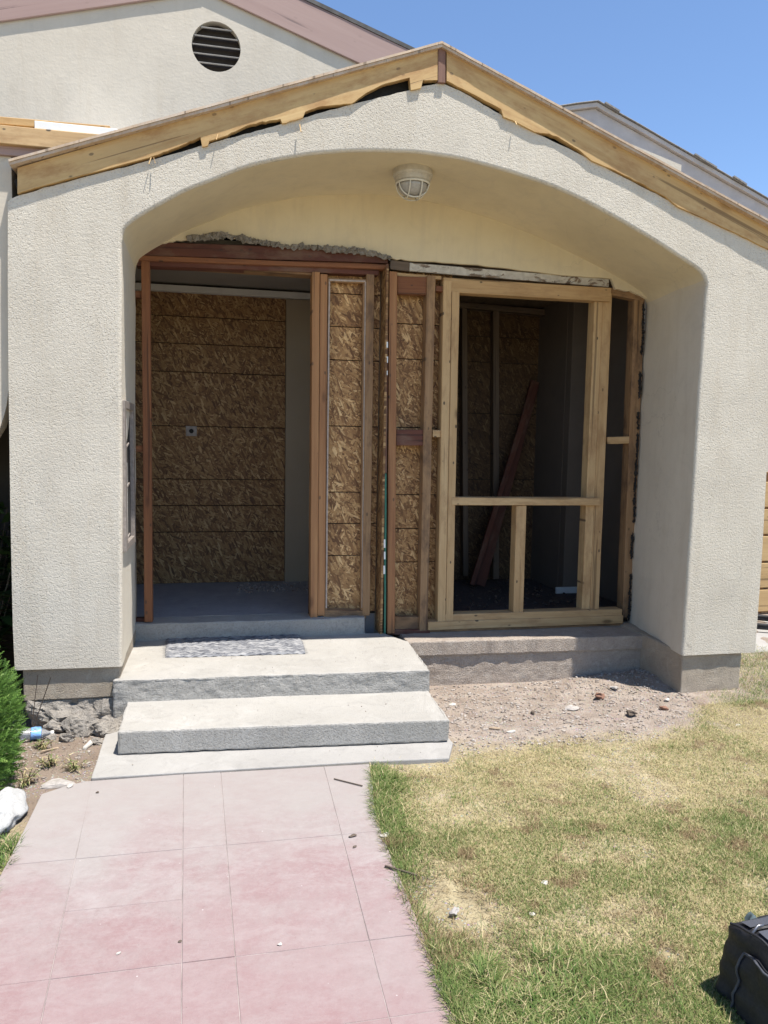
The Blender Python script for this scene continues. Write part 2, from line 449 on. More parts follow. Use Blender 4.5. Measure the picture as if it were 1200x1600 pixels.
def m_osb(name, lift):
    k = NT(name); v = k.vary(23.0)
    w = k.noise(v, 3.0, 2, 0.5, 0, True)
    cols = []
    hs = []
    for i, (ang, sc) in enumerate(((0.5, 1.0), (-1.0, 1.15), (1.5, 0.9), (2.3, 1.2), (0.1, 1.1), (1.15, 0.95), (-0.45, 1.05), (2.0, 0.9))):
        q = k.map(k.map(v, (1, 1, 1), (0, ang, 0)), (20 * sc, 1.0, 92 * sc), (0, 0, 0), (i * 3.3, 0, i * 5.1))
        q2 = k.n('ShaderNodeVectorMath', operation='ADD')
        k.put(q2.inputs[0], q)
        wz = k.n('ShaderNodeVectorMath', operation='SCALE'); k.put(wz.inputs[0], w); wz.inputs['Scale'].default_value = 1.1
        k.put(q2.inputs[1], wz.outputs[0])
        col = k.vor(q2.outputs[0], 1.0, out='Color')
        dist = k.vor(q2.outputs[0], 1.0)
        cols.append((k.sep(col)[0], k.sep(col)[1], dist)); hs.append(dist)
    stops = [(0.0, (0.085, 0.037, 0.013)), (0.3, (0.17, 0.083, 0.030)), (0.6, (0.255, 0.138, 0.052)), (0.85, (0.33, 0.195, 0.08)), (1.0, (0.47, 0.31, 0.145))]
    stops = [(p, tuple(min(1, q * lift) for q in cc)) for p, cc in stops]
    c = k.ramp(cols[0][0], stops)
    h = cols[0][0]
    for i in range(1, 8):
        cc = k.ramp(cols[i][0], stops)
        sel = k.ramp(cols[i][1], [(0.64, 0.0), (0.68, 1.0)])
        c = k.mix(sel, c, cc)
        h = k.mix(sel, h, cols[i][0])
    fibre = k.noise(v, 55, 4, 0.75)
    c = k.mix(k.math('MULTIPLY', k.ramp(fibre, [(0.45, 0.0), (0.7, 1.0)]), 0.45), c, (0.10, 0.05, 0.022))
    k.color(c); k.rough(0.7); k.bump(h, 0.35, 0.003)
    M[name] = k.m
m_osb('strand_board', 1.15)
m_osb('lit_strand_board', 1.75)  # same board lightened: the porch daylight is put into its colour
m_osb('shaded_strand_board', 0.42)  # same board darkened: shade of the right-hand room painted in

def m_chip_paint():
    k = NT('chipped_white_paint'); v = k.vary()
    n1 = k.noise(k.map(v, (1, 1, 0.5)), 16, 5, 0.7, 0.8)
    wood = k.ramp(k.noise(k.map(v, (1, 1, 0.05)), 60, 3), [(0.35, (0.10, 0.07, 0.05)), (0.65, (0.30, 0.22, 0.16))])
    paint = k.ramp(k.noise(v, 30, 4), [(0.35, (0.46, 0.42, 0.36)), (0.65, (0.60, 0.565, 0.50))])
    f = k.ramp(n1, [(0.53, 0.0), (0.57, 1.0)])
    k.color(k.mix(f, paint, wood)); k.rough(0.7); k.bump(f, 0.5, -0.003)
    M['chipped_white_paint'] = k.m
m_chip_paint()

def plain(name, c, rough=0.7, var=0.25, scale=20, bump=0.15, metal=0.0, trans=0.0, alpha=None, spec=None):
    k = NT(name); v = k.obj()
    n1 = k.noise(v, scale, 5, 0.65)
    dk = tuple(q * (1 - var) for q in c); lt = tuple(min(1, q * (1 + var)) for q in c)
    k.color(k.ramp(n1, [(0.3, dk), (0.7, lt)]))
    k.rough(k.ramp(k.noise(v, scale * 2.3, 3), [(0.3, max(0.02, rough - 0.08)), (0.7, min(1, rough + 0.08))]))
    k.b.inputs['Metallic'].default_value = metal
    k.b.inputs['Transmission Weight'].default_value = trans
    if spec is not None: k.b.inputs['Specular IOR Level'].default_value = spec
    if bump: k.bump(n1, bump, 0.004)
    M[name] = k.m
    return k

plain('tar_paper', (0.018, 0.016, 0.015), 0.85, 0.3, 30, 0.4)
plain('path_joint', (0.31, 0.265, 0.25), 0.95, 0.45, 9)
plain('metal_grey', (0.30, 0.26, 0.23), 0.55, 0.25, 40, 0.1, 0.3)
plain('metal_white', (0.62, 0.60, 0.56), 0.5, 0.15, 40)
plain('dark_hole', (0.02, 0.017, 0.015), 0.9, 0.2, 30)
plain('lamp_base', (0.46, 0.42, 0.35), 0.5, 0.15, 25)
plain('lamp_cage', (0.62, 0.585, 0.50), 0.45, 0.1, 25)
plain('lamp_glass', (0.36, 0.34, 0.31), 0.18, 0.15, 60, 0.1)
plain('vent_dark', (0.035, 0.028, 0.024), 0.9, 0.3, 20)
plain('vent_louver', (0.36, 0.33, 0.295), 0.7, 0.15, 20)
plain('green_flashing', (0.02, 0.13, 0.085), 0.5, 0.3, 30)
plain('white_tape', (0.72, 0.72, 0.70), 0.5, 0.1, 30)
plain('roof_felt', (0.10, 0.095, 0.09), 0.9, 0.3, 12)
plain('worn_shingle', (0.24, 0.225, 0.21), 0.9, 0.3, 30)
plain('white_flashing', (0.78, 0.78, 0.76), 0.6, 0.1, 10)
plain('rear_fascia_paint', (0.50, 0.455, 0.43), 0.75, 0.12, 5)
plain('nylon', (0.011, 0.011, 0.015), 0.62, 0.35, 60, 0.25)
plain('nylon_grey', (0.055, 0.058, 0.07), 0.6, 0.2, 200, 0.3)
plain('zip_metal', (0.18, 0.18, 0.19), 0.35, 0.2, 100, 0.1, 0.8)
plain('teal_cloth', (0.06, 0.085, 0.09), 0.85, 0.3, 40, 0.3)
plain('bottle_plastic', (0.85, 0.9, 0.95), 0.08, 0.05, 30, 0.3, 0, 0.85)
plain('bottle_label', (0.16, 0.33, 0.62), 0.4, 0.4, 25, 0.1)
plain('bark', (0.13, 0.09, 0.06), 0.9, 0.4, 30, 0.5)
plain('twig', (0.33, 0.25, 0.17), 0.9, 0.3, 40)
plain('old_bead', (0.42, 0.34, 0.28), 0.6, 0.25, 30)
plain('shade_wall', (0.07, 0.06, 0.05), 0.9, 0.3, 4)  # near-black tone carries the shade of the left recess
plain('paper_scrap', (0.46, 0.43, 0.38), 0.8, 0.15, 40)
plain('wood_chip', (0.42, 0.30, 0.18), 0.85, 0.3, 60)
plain('dark_chip', (0.10, 0.075, 0.055), 0.9, 0.3, 60)
plain('brick_red', (0.22, 0.115, 0.075), 0.9, 0.3, 60)
plain('stone_grey', (0.34, 0.31, 0.28), 0.9, 0.25, 50, 0.4)
plain('rubber', (0.014, 0.014, 0.015), 0.7, 0.2, 40)

def m_leaf(name, stops, rough=0.55, trans=0.12):
    k = NT(name)
    a = k.n('ShaderNodeAttribute'); a.attribute_name = 'tint'
    k.color(k.ramp(a.outputs['Fac'], stops)); k.rough(rough)
    k.b.inputs['Specular IOR Level'].default_value = 0.3
    tr = k.n('ShaderNodeBsdfTranslucent')
    k.put(tr.inputs[0], k.ramp(a.outputs['Fac'], stops))
    mx = k.n('ShaderNodeMixShader'); mx.inputs[0].default_value = trans
    out = k.t.nodes['Material Output']
    k.t.links.new(k.b.outputs[0], mx.inputs[1]); k.t.links.new(tr.outputs[0], mx.inputs[2]); k.t.links.new(mx.outputs[0], out.inputs[0])
    M[name] = k.m

m_leaf('grass', [(0.0, (0.17, 0.115, 0.06)), (0.07, (0.30, 0.225, 0.115)), (0.12, (0.56, 0.46, 0.265)), (0.3, (0.46, 0.39, 0.20)), (0.5, (0.25, 0.26, 0.095)), (0.75, (0.125, 0.19, 0.045)), (1.0, (0.065, 0.125, 0.025))], 0.7, 0.2)
m_leaf('conifer_leaf', [(0.0, (0.045, 0.10, 0.02)), (0.45, (0.085, 0.17, 0.03)), (0.8, (0.13, 0.24, 0.045)), (1.0, (0.22, 0.31, 0.08))], 0.6, 0.2)
m_leaf('dark_leaf', [(0.0, (0.02, 0.04, 0.012)), (0.6, (0.04, 0.075, 0.02)), (1.0, (0.10, 0.13, 0.04))], 0.4, 0.1)

# ------------------------------------------------------------------ ground
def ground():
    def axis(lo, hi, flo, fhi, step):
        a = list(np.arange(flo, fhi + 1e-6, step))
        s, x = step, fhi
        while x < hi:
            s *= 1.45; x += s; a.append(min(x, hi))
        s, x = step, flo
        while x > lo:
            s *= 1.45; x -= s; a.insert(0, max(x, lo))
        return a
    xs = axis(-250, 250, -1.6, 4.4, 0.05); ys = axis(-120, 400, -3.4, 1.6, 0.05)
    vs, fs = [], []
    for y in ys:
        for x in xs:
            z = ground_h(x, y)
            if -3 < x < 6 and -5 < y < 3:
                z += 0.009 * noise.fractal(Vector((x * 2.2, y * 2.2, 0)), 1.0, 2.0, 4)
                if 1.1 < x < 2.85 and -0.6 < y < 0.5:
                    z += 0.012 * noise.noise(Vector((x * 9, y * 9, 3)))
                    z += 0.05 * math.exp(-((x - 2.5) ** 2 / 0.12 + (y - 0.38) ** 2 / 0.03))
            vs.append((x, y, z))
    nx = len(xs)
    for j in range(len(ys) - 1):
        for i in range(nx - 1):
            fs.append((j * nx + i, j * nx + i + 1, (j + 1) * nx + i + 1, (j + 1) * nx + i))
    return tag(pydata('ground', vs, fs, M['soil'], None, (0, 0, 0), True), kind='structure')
ground()

def gz(x, y):
    z = ground_h(x, y)
    z += 0.009 * noise.fractal(Vector((x * 2.2, y * 2.2, 0)), 1.0, 2.0, 4)
    if 1.1 < x < 2.85 and -0.6 < y < 0.5:
        z += 0.012 * noise.noise(Vector((x * 9, y * 9, 3)))
        z += 0.05 * math.exp(-((x - 2.5) ** 2 / 0.12 + (y - 0.38) ** 2 / 0.03))
    return z

# path: scored pink concrete, every scored field its own panel
PZ = -0.135
pb = slab('path', [(-0.738, -0.775), (-0.57, -0.68), (0.645, -0.715), (0.56, -1.19), (0.56, -4.8), (-0.735, -4.8)], PZ - 0.09, PZ - 0.0028, M['path_joint'], None, 0, 0, 0.0)
tag(pb, kind='structure')
lx = [lambda y: -0.740, lambda y: -0.555 - 0.075 * (y + 0.75), lambda y: -0.176 - 0.047 * (y + 0.68), lambda y: -0.012 - 0.036 * (y + 0.74), lambda y: 0.447 + 0.020 * (y + 0.72), lambda y: 0.588 if y < -1.2 else 0.588 + 0.07 * smoothstep(-1.2, -0.72, y)]
lrow = [-0.76, -1.315, -1.625, -1.933, -2.24, -2.55, -2.86, -3.34, -3.9, -4.75]
joint = 0.0018
for c in range(5):
    rows = list(lrow)
    if c != 1: rows.remove(-1.625)
    if c in (0, 2): rows.remove(-2.24)
    for r in range(len(rows) - 1):
        y1, y0 = rows[r], rows[r + 1]
        cx = lambda k, y: lx[k](y)
        a, b = y0 + joint / 2, y1 - joint / 2
        bl, br_ = (b, b)
        if r == 0:
            bl, br_ = {0: (-0.775, -0.68), 1: (-0.682, -0.680), 2: (-0.682, -0.688), 3: (-0.689, -0.705), 4: (-0.706, -0.715)}[c]
        poly = [(cx(c, a) + joint / 2, a), (cx(c + 1, a) - joint / 2, a), (cx(c + 1, br_) - joint / 2, br_ - joint / 2), (cx(c, bl) + joint / 2, bl - joint / 2)]
        if c == 4 and r == 0:
            poly = [(cx(4, a) + joint / 2, a), (cx(5, a), a), (0.602, -1.11), (0.633, -0.93), (0.657, br_), (cx(4, bl) + joint / 2, bl)]
        if c == 0 and r == 0:
            poly = [(-0.735, a), (cx(1, a) - joint / 2, a), (cx(1, bl) - joint / 2, -0.682), (-0.585, -0.68), (-0.66, -0.715), (-0.742, -0.775)]
        bm = bmesh.new()
        zt = PZ + random.uniform(-0.0010, 0.0008)
        vb = [bm.verts.new((p[0], p[1], PZ - 0.05)) for p in poly]
        vt = [bm.verts.new((p[0], p[1], zt)) for p in poly]
        bm.faces.new(vt)
        for i in range(len(poly)):
            bm.faces.new((vb[i], vb[(i + 1) % len(poly)], vt[(i + 1) % len(poly)], vt[i]))
        bmesh.ops.recalc_face_normals(bm, faces=bm.faces)
        bmesh.ops.bevel(bm, geom=[e for e in bm.edges if e.is_manifold and abs(e.verts[0].co.z - zt) < 1e-6 and abs(e.verts[1].co.z - zt) < 1e-6], offset=0.0014, segments=1, affect='EDGES')
        from_bm('paving_panel', bm, M['pink_paving'], pb, ((poly[0][0] + poly[1][0]) / 2, (a + b) / 2, PZ))

es = slab('entry_slab', [(-0.567, -0.655), (0.11, -0.672), (0.657, -0.688), (1.04, -0.718), (1.115, -0.54), (1.11, -0.1), (-0.585, -0.05)], PZ - 0.09, PZ + 0.0015, M['slab_concrete'], None, 0.005, 40, 0.003)
tag(es, kind='structure')

# ------------------------------------------------------------------ front steps
steps = empty('concrete_steps', (0.3, 0.0, PZ))
tag(steps, 'pair of pale concrete steps leading up to the open doorway', 'steps')
slab('step', [(-0.484, -0.43), (0.30, -0.478), (1.098, -0.535), (1.112, -0.03), (-0.492, 0.03)], PZ + 0.0045, -0.018, M['step_concrete'], steps, 0.009, 46, 0.0045, 17)
slab('step', [(-0.562, -0.016), (0.30, -0.05), (1.116, -0.095), (1.132, 0.30), (1.145, 0.52), (1.03, 0.76), (-0.562, 0.80), (-0.562, 0.35)], PZ + 0.005, 0.10, M['step_concrete'], steps, 0.010, 46, 0.0045, 17)

# doormat: woven dark rag rug, rippled
def doormat():
    r = empty('doormat', (0.05, 0.6, 0.102))
    tag(r, 'grey and black flecked woven doormat on the upper step before the doorway', 'doormat')
    nx, ny = 60, 30
    c0, c1, c2, c3 = Vector((-0.327, 0.355, 0.110)).xy, Vector((0.474, 0.330, 0.110)).xy, Vector((0.480, 0.771, 0.110)).xy, Vector((-0.358, 0.840, 0.110)).xy
    vs, fs = [], []
    for j in range(ny + 1):
        for i in range(nx + 1):
            u, v = i / nx, j / ny
            p = c0 * (1 - u) * (1 - v) + c1 * u * (1 - v) + c2 * u * v + c3 * (1 - u) * v
            e = 0.006 * noise.noise(Vector((p.x * 9, p.y * 9, 2)))
            z = 0.103 + 0.007 + 0.003 * math.sin(i * 1.6 + math.sin(j * 2.1)) + 0.003 * noise.noise(Vector((p.x * 40, p.y * 40, 0)))
            if i in (0, nx) or j in (0, ny): z -= 0.008
            vs.append((p.x + e, p.y + e, z))
    n1 = nx + 1
    for j in range(ny):
        for i in range(nx):
            fs.append((j * n1 + i, j * n1 + i + 1, (j + 1) * n1 + i + 1, (j + 1) * n1 + i))
    k = NT('rag_rug'); v = k.obj()
    w = k.noise(k.map(v, (14, 55, 10)), 1.0, 3, 0.6, 0.8)
    c = k.ramp(w, [(0.36, (0.06, 0.063, 0.075)), (0.47, (0.15, 0.155, 0.17)), (0.56, (0.26, 0.26, 0.265)), (0.70, (0.35, 0.345, 0.34))])
    k.color(c); k.rough(0.95); k.bump(w, 0.6, 0.008)
    M['rag_rug'] = k.m
    pydata('rug', vs, fs, M['rag_rug'], r, (0.05, 0.6, 0.102), True)
    for (a, b) in ((c0, c3), (c1, c2)):
        bm = bmesh.new()
        for i in range(34):
            p = a.lerp(b, (i + 0.5) / 34)
            d = -1 if a is c0 else 1
            q = Vector((p.x + d * random.uniform(0.008, 0.02), p.y + random.uniform(-0.006, 0.006)))
            vv = [bm.verts.new(x) for x in ((p.x - d * 0.004, p.y - 0.002, 0.107), (p.x - d * 0.004, p.y + 0.002, 0.107), (q.x, q.y + 0.001, 0.1025), (q.x, q.y - 0.001, 0.1025))]
            bm.faces.new(vv)
        from_bm('fringe', bm, M['rag_rug'], r, (a.x, a.y, 0.102))
doormat()

# ------------------------------------------------------------------ the house
house = empty('house', (1.1, 0.6, 0.0))
tag(house, 'cream stucco house with an arched gable porch, its front wall stripped to bare framing', 'house')
H = house

# arch profile (x, z), left springing to right springing
ARCH = [(-0.490, 2.318), (-0.462, 2.394), (-0.307, 2.504), (-0.152, 2.594), (0.164, 2.738), (0.489, 2.825), (0.825, 2.869), (1.174, 2.873), (1.539, 2.823), (1.92, 2.727), (2.32, 2.57), (2.571, 2.452), (2.715, 2.376), (2.764, 2.31)]
def catmull(P, n=8):
    out = []
    for i in range(len(P) - 1):
        p0 = Vector(P[max(0, i - 1)]); p1 = Vector(P[i]); p2 = Vector(P[i + 1]); p3 = Vector(P[min(len(P) - 1, i + 2)])
        for k in range(n):
            t = k / n
            out.append(0.5 * ((2 * p1) + (p2 - p0) * t + (2 * p0 - 5 * p1 + 4 * p2 - p3) * t * t + (3 * p1 - p0 - 3 * p2 + p3) * t ** 3))
    out.append(Vector(P[-1]))
    return out
arch = catmull(ARCH, 18)
JL = [(-0.516, 0.166), (-0.512, 0.6), (-0.505, 1.1), (-0.500, 1.62), (-0.494, 2.05)]
JR = [(2.760, 2.05), (2.752, 1.62), (2.750, 1.2), (2.743, 0.6), (2.735, 0.086)]
def dens(P, m):
    o = []
    for i in range(len(P) - 1):
        for k in range(m):
            o.append(Vector(P[i]).lerp(Vector(P[i + 1]), k / m))
    o.append(Vector(P[-1]))
    return o
inner = dens([*JL, ARCH[0]], 4)[:-1] + arch + dens([ARCH[-1], *JR], 4)[1:]
def wob2(p, y, a=0.004):
    return Vector((p.x + a * noise.noise(Vector((p.x * 6, p.y * 6, y * 6))), p.y + a * noise.noise(Vector((p.x * 6, p.y * 6, 9 + y * 6)))))
inner = [wob2(p, 0) for p in inner]
# normals of the profile, pointing into the wall mass (away from the opening)
nrm = []
for i, p in enumerate(inner):
    a = inner[max(0, i - 1)]; b = inner[min(len(inner) - 1, i + 1)]
    t = (b - a).normalized()
    nrm.append(Vector((-t.y, t.x)))
top = [(-0.955, 0.000, 2.496), (-0.665, 0.000, 2.605), (-0.456, 0.000, 2.675), (-0.268, 0.000, 2.744), (-0.073, 0.000, 2.818), (0.163, 0.000, 2.903), (0.389, 0.000, 2.988), (0.686, 0.000, 3.098), (0.957, 0.000, 3.189), (1.053, 0.000, 3.225), (1.129, 0.000, 3.243), (1.236, 0.000, 3.216), (1.345, 0.000, 3.169), (1.529, 0.000, 3.090), (1.909, 0.000, 2.966), (2.307, 0.000, 2.822), (2.724, 0.000, 2.672), (3.005, 0.000, 2.577), (3.227, 0.000, 2.504)]
top = [Vector((p[0], p[2])) for p in top]
tops = []
for i in range(len(top) - 1):
    for k in range(8):
        p = top[i].lerp(top[i + 1], k / 8)
        tops.append(Vector((p.x, p.y + 0.006 * noise.noise(Vector((p.x * 23, 1, 0))) + 0.004 * noise.noise(Vector((p.x * 70, 4, 0))))))
tops.append(top[-1])
outerL = dens([(-1.031, 0.170), (-1.035, 0.40), (-1.032, 0.972), (-1.024, 1.661), (-1.015, 2.148), (-1.006, 2.47)], 4)
outerR = dens([(3.245, 2.47), (3.243, 1.36), (3.250, 0.645), (3.244, 0.086)], 5)
R0 = 0.017
front = [p + n * R0 for p, n in zip(inner, nrm)]
bm = bmesh.new()
# the face of the wall: a band of quads between the opening and the outline
li = next(i for i, p in enumerate(inner) if p.y >= ARCH[0][1] - 0.001)
ri = len(inner) - 1 - next(i for i, p in enumerate(inner[::-1]) if p.y >= ARCH[-1][1] - 0.001)
def x_at(P, z):
    for a_, b_ in zip(P[:-1], P[1:]):
        lo_, hi_ = sorted((a_.y, b_.y))
        if lo_ <= z <= hi_ and hi_ > lo_:
            t_ = (z - a_.y) / (b_.y - a_.y); return a_.x + (b_.x - a_.x) * t_
    return min(P, key=lambda q: abs(q.y - z)).x
over = [Vector((x_at(outerL, inner[li].y), inner[li].y))] + [p for p in outerL if p.y > inner[li].y] + tops + [p for p in outerR if p.y > inner[ri].y] + [Vector((x_at(outerR, inner[ri].y), inner[ri].y))]
cum = [0.0]
for a_, b_ in zip(over[:-1], over[1:]): cum.append(cum[-1] + (b_ - a_).length)
def along(s_):
    for i_ in range(len(cum) - 1):
        if cum[i_ + 1] >= s_:
            return over[i_].lerp(over[i_ + 1], (s_ - cum[i_]) / max(1e-9, cum[i_ + 1] - cum[i_]))
    return over[-1]
outp = []
for i, p in enumerate(front):
    z_ = front[i].y
    if i == 0: outp.append(outerL[0].copy())
    elif i < li: outp.append(Vector((x_at(outerL, z_), z_)))
    elif i <= ri: outp.append(along(cum[-1] * (i - li) / (ri - li)))
    elif i == len(front) - 1: outp.append(outerR[-1].copy())
    else: outp.append(Vector((x_at(outerR, z_), z_)))
ra_ = [bm.verts.new((p.x, 0.0, p.y)) for p in front]
rb_ = [bm.verts.new((p.x, 0.0, p.y)) for p in outp]
for i in range(len(front) - 1):
    bm.faces.new((ra_[i], rb_[i], rb_[i + 1], ra_[i + 1]))
bm.normal_update()
for fc in list(bm.faces):
    if fc.normal.y > 0: fc.normal_flip()
# sides and underside of the pillars
def quad_strip(P, y0, y1, flip=False):
    a = [bm.verts.new((p.x, y0, p.y)) for p in P]; b = [bm.verts.new((p.x, y1, p.y)) for p in P]
    for i in range(len(P) - 1):
        q = (a[i], a[i + 1], b[i + 1], b[i])
        bm.faces.new(q[::-1] if flip else q)
quad_strip(outerL, 0.0, 0.85)
quad_strip(outerR, 0.0, 0.85)
quad_strip(tops, 0.0, 0.05)
quad_strip([outerL[0], front[0]], 0.0, 0.83, True)
quad_strip([front[-1], outerR[-1]], 0.0, 0.83, True)
from_bm('porch_wall', bm, M['front_stucco'], H, (1.1, 0, 0.1))
# rounded nosing and the smooth reveal / soffit behind it
def sweep(name, rings, m):
    vs, fs = [], []
    n = len(rings[0])
    for r in rings: vs += r
    for j in range(len(rings) - 1):
        for i in range(n - 1):
            fs.append((j * n + i, (j + 1) * n + i, (j + 1) * n + i + 1, j * n + i + 1))
    return pydata(name, vs, fs, m, H, (1.1, 0.3, 2.3), True)
def ring(off, y):
    return [(p.x + n.x * off, y, p.y + n.y * off) for p, n in zip(inner, nrm)]
rs = []
for k in range(7):
    a = k / 6 * math.pi / 2
    rs.append(ring(R0 * (1 - math.sin(a)), R0 * (1 - math.cos(a))))
sweep('arch_nosing', rs, M['front_stucco'])
rs = []
for k in range(8):
    y = R0 + (0.82 - R0) * k / 7
    sp = y / 0.78
    r = [(p.x + sp * (0.105 * smoothstep(1.6, 2.75, p.x) - 0.022 * smoothstep(0.3, -0.45, p.x)) + 0.006 * noise.noise(Vector((p.x * 3, y * 4, p.y * 3))), y, p.y + 0.006 * noise.noise(Vector((p.x * 3, y * 4, 5 + p.y * 3))) + sp * 0.022 * smoothstep(2.2, 2.45, p.y)) for p in inner]
    rs.append(r)
rs[0] = ring(0.0, R0)
lo_i = next(i for i, p in enumerate(inner) if p.y > 2.33); hi_i = len(inner) - next(i for i, p in enumerate(inner[::-1]) if p.y > 2.33) - 1
sweep('pillar_reveal', [r[:lo_i + 1] for r in rs], M['reveal_plaster'])
sweep('arch_soffit', [r[lo_i:hi_i + 1] for r in rs], M['porch_plaster'])
sweep('pillar_reveal', [r[hi_i:] for r in rs], M['reveal_plaster'])

# back wall of the porch above the framing, broken off along its lower rim
rim = [(-0.533, 0.780, 2.417), (-0.460, 0.780, 2.459), (-0.394, 0.780, 2.497), (-0.276, 0.780, 2.531), (-0.108, 0.780, 2.558), (-0.014, 0.780, 2.580), (0.089, 0.780, 2.569), (0.196, 0.780, 2.557), (0.352, 0.780, 2.542), (0.589, 0.780, 2.551), (0.710, 0.780, 2.540), (0.832, 0.780, 2.548), (0.997, 0.780, 2.520), (1.165, 0.780, 2.511), (1.506, 0.780, 2.514), (1.859, 0.780, 2.504), (2.223, 0.780, 2.486), (2.573, 0.780, 2.487), (2.610, 0.780, 2.417), (2.720, 0.780, 2.411), (2.853, 0.780, 2.371)]
rimp = []
for i in range(len(rim) - 1):
    for k in range(6):
        p = Vector(rim[i]).lerp(Vector(rim[i + 1]), k / 6)
        rimp.append(Vector((p.x, p.z + 0.008 * noise.noise(Vector((p.x * 31, 0, 0))) + 0.004 * noise.noise(Vector((p.x * 90, 0, 3))))))
bm = bmesh.new()
up = [Vector((p.x + n.x * 0.05 + 0.105 * smoothstep(1.6, 2.75, p.x) - 0.022 * smoothstep(0.3, -0.45, p.x), p.y + n.y * 0.05 + 0.02)) for p, n in zip(inner, nrm) if p.y > 2.30]
loop = up + rimp[::-1]
va = [bm.verts.new((p.x, 0.777, p.y)) for p in loop]
fb = bm.faces.new(va)
ex = bmesh.ops.extrude_face_region(bm, geom=[fb])
for v in ex['geom']:
    if isinstance(v, bmesh.types.BMVert): v.co.y += 0.025
bmesh.ops.triangulate(bm, faces=bm.faces)
bmesh.ops.recalc_face_normals(bm, faces=bm.faces)
from_bm('porch_back_wall', bm, M['porch_plaster'], H, (1.1, 0.78, 2.6))
# torn mortar hanging along the rim over the doorway
bm = bmesh.new()
for i in range(len(rimp) - 1):
    p = rimp[i]
    if not (-0.2 < p.x < 1.03): continue
    for q in range(3):
        if noise.noise(Vector((p.x * 6, q, 2))) < -0.12: continue
        b2 = rock_bm(random.uniform(0.008, 0.02), 1.5, 1, 0.9, i * 1.3 + q, 1)
        for v in b2.verts: v.co += Vector((p.x + random.uniform(-.01, .01), 0.766 + random.uniform(-.012, .01), p.y - 0.002 + random.uniform(-.012, .016)))
        me = bpy.data.meshes.new('t'); b2.to_mesh(me); b2.free(); bm.from_mesh(me); bpy.data.meshes.remove(me)
tag(from_bm('broken_mortar', bm, M['broken_mortar'], H, (0.4, 0.77, 2.48)), kind='stuff')
# dark crumbled edge of the plaster down the right reveal and little chips on the white board
bm = bmesh.new()
for (u0, z0, z1, x0) in ((0, 0.12, 2.34, 2.8),):
    z = z0
    while z < z1:
        xx = 2.832 + 0.010 * noise.noise(Vector((z * 4, 0, 2)))
        if noise.noise(Vector((z * 7, 2, 8))) > -0.12:
            b2 = rock_bm(random.uniform(0.003, 0.008), 0.8, 1, 2.6, z * 9, 1)
            for v in b2.verts: v.co += Vector((xx + random.uniform(-.008, .008), 0.79 + random.uniform(-.01, .01), z))
            me = bpy.data.meshes.new('t'); b2.to_mesh(me); b2.free(); bm.from_mesh(me); bpy.data.meshes.remove(me)
        z += random.uniform(0.004, 0.016)
tag(from_bm('torn_plaster_edge', bm, M['tar_paper'], H, (2.84, 0.79, 1.2)), kind='stuff')

# foundations below the stucco
slab('foundation', [(-0.998, 0.02), (-0.53, 0.02), (-0.53, 0.8), (-0.998, 0.8)], 0.0, 0.172, M['foundation_concrete'], H, 0.006, 8, 0.004, 8)
slab('foundation', [(2.752, 0.022), (3.165, 0.022), (3.165, 0.84), (2.752, 0.84)], -0.5, 0.10, M['foundation_concrete'], H, 0.008, 10, 0.005, 8)
# broken old footing under the left pillar
bm = cube_bm(0.46, 0.5, 0.34, 0.03, 2)
bmesh.ops.subdivide_edges(bm, edges=[e for e in bm.edges if e.calc_length() > 0.1], cuts=22, use_grid_fill=True)
bm.normal_update()
for v in bm.verts:
    v.co += Vector((-0.745, 0.27, -0.168))
    if v.co.z < -0.005:
        v.co += v.normal * (0.05 * fbm(v.co * 6) + 0.032 * noise.noise(v.co * 18) + 0.016 * noise.noise(v.co * 45))
    if v.co.y < 0.1:
        v.co.y -= 0.10 * smoothstep(0.0, -0.2, v.co.z) * smoothstep(-0.93, -0.68, v.co.x)
from_bm('broken_footing', bm, M['broken_mortar'], H, (-0.745, 0.3, -0.1))
# low wall with its ledge beneath the window framing
slab('ledge', [(1.142, 0.535), (1.7, 0.512), (2.25, 0.492), (2.80, 0.470), (2.88, 0.90), (1.142, 0.90)], -0.005, 0.090, M['foundation_dirty'], H, 0.008, 22, 0.006, 14)
slab('low_wall', [(1.10, 0.551), (1.7, 0.528), (2.25, 0.508), (2.80, 0.486), (2.80, 0.90), (1.10, 0.90)], -0.5, -0.003, M['foundation_dirty'], H, 0.004, 30, 0.0035, 16)
slab('threshold', [(-0.56, 0.765), (0.20, 0.757), (0.905, 0.75), (0.93, 0.95), (-0.56, 0.95)], 0.02, 0.207, M['step_concrete'], H, 0.010, 18, 0.005, 12)

# ---- timber framing: name, material, (top, bottom, width)
def stud(name, mat, spec, d=0.089, parent=None, push=0.0, **kw):
    (a, b, w) = spec
    a = Vector(a); b = Vector(b)
    a.y += d / 2 + push; b.y += d / 2 + push
    return beam(name, b, a, w, d, M[mat], parent or H, (1, 0, 0), **kw)
def rail(name, mat, spec, d=0.089, parent=None, **kw):
    (a, b, h) = spec
    a = Vector(a); b = Vector(b)
    a.y += d / 2; b.y += d / 2
    return beam(name, a, b, h, d, M[mat], parent or H, (0, 0, 1), **kw)

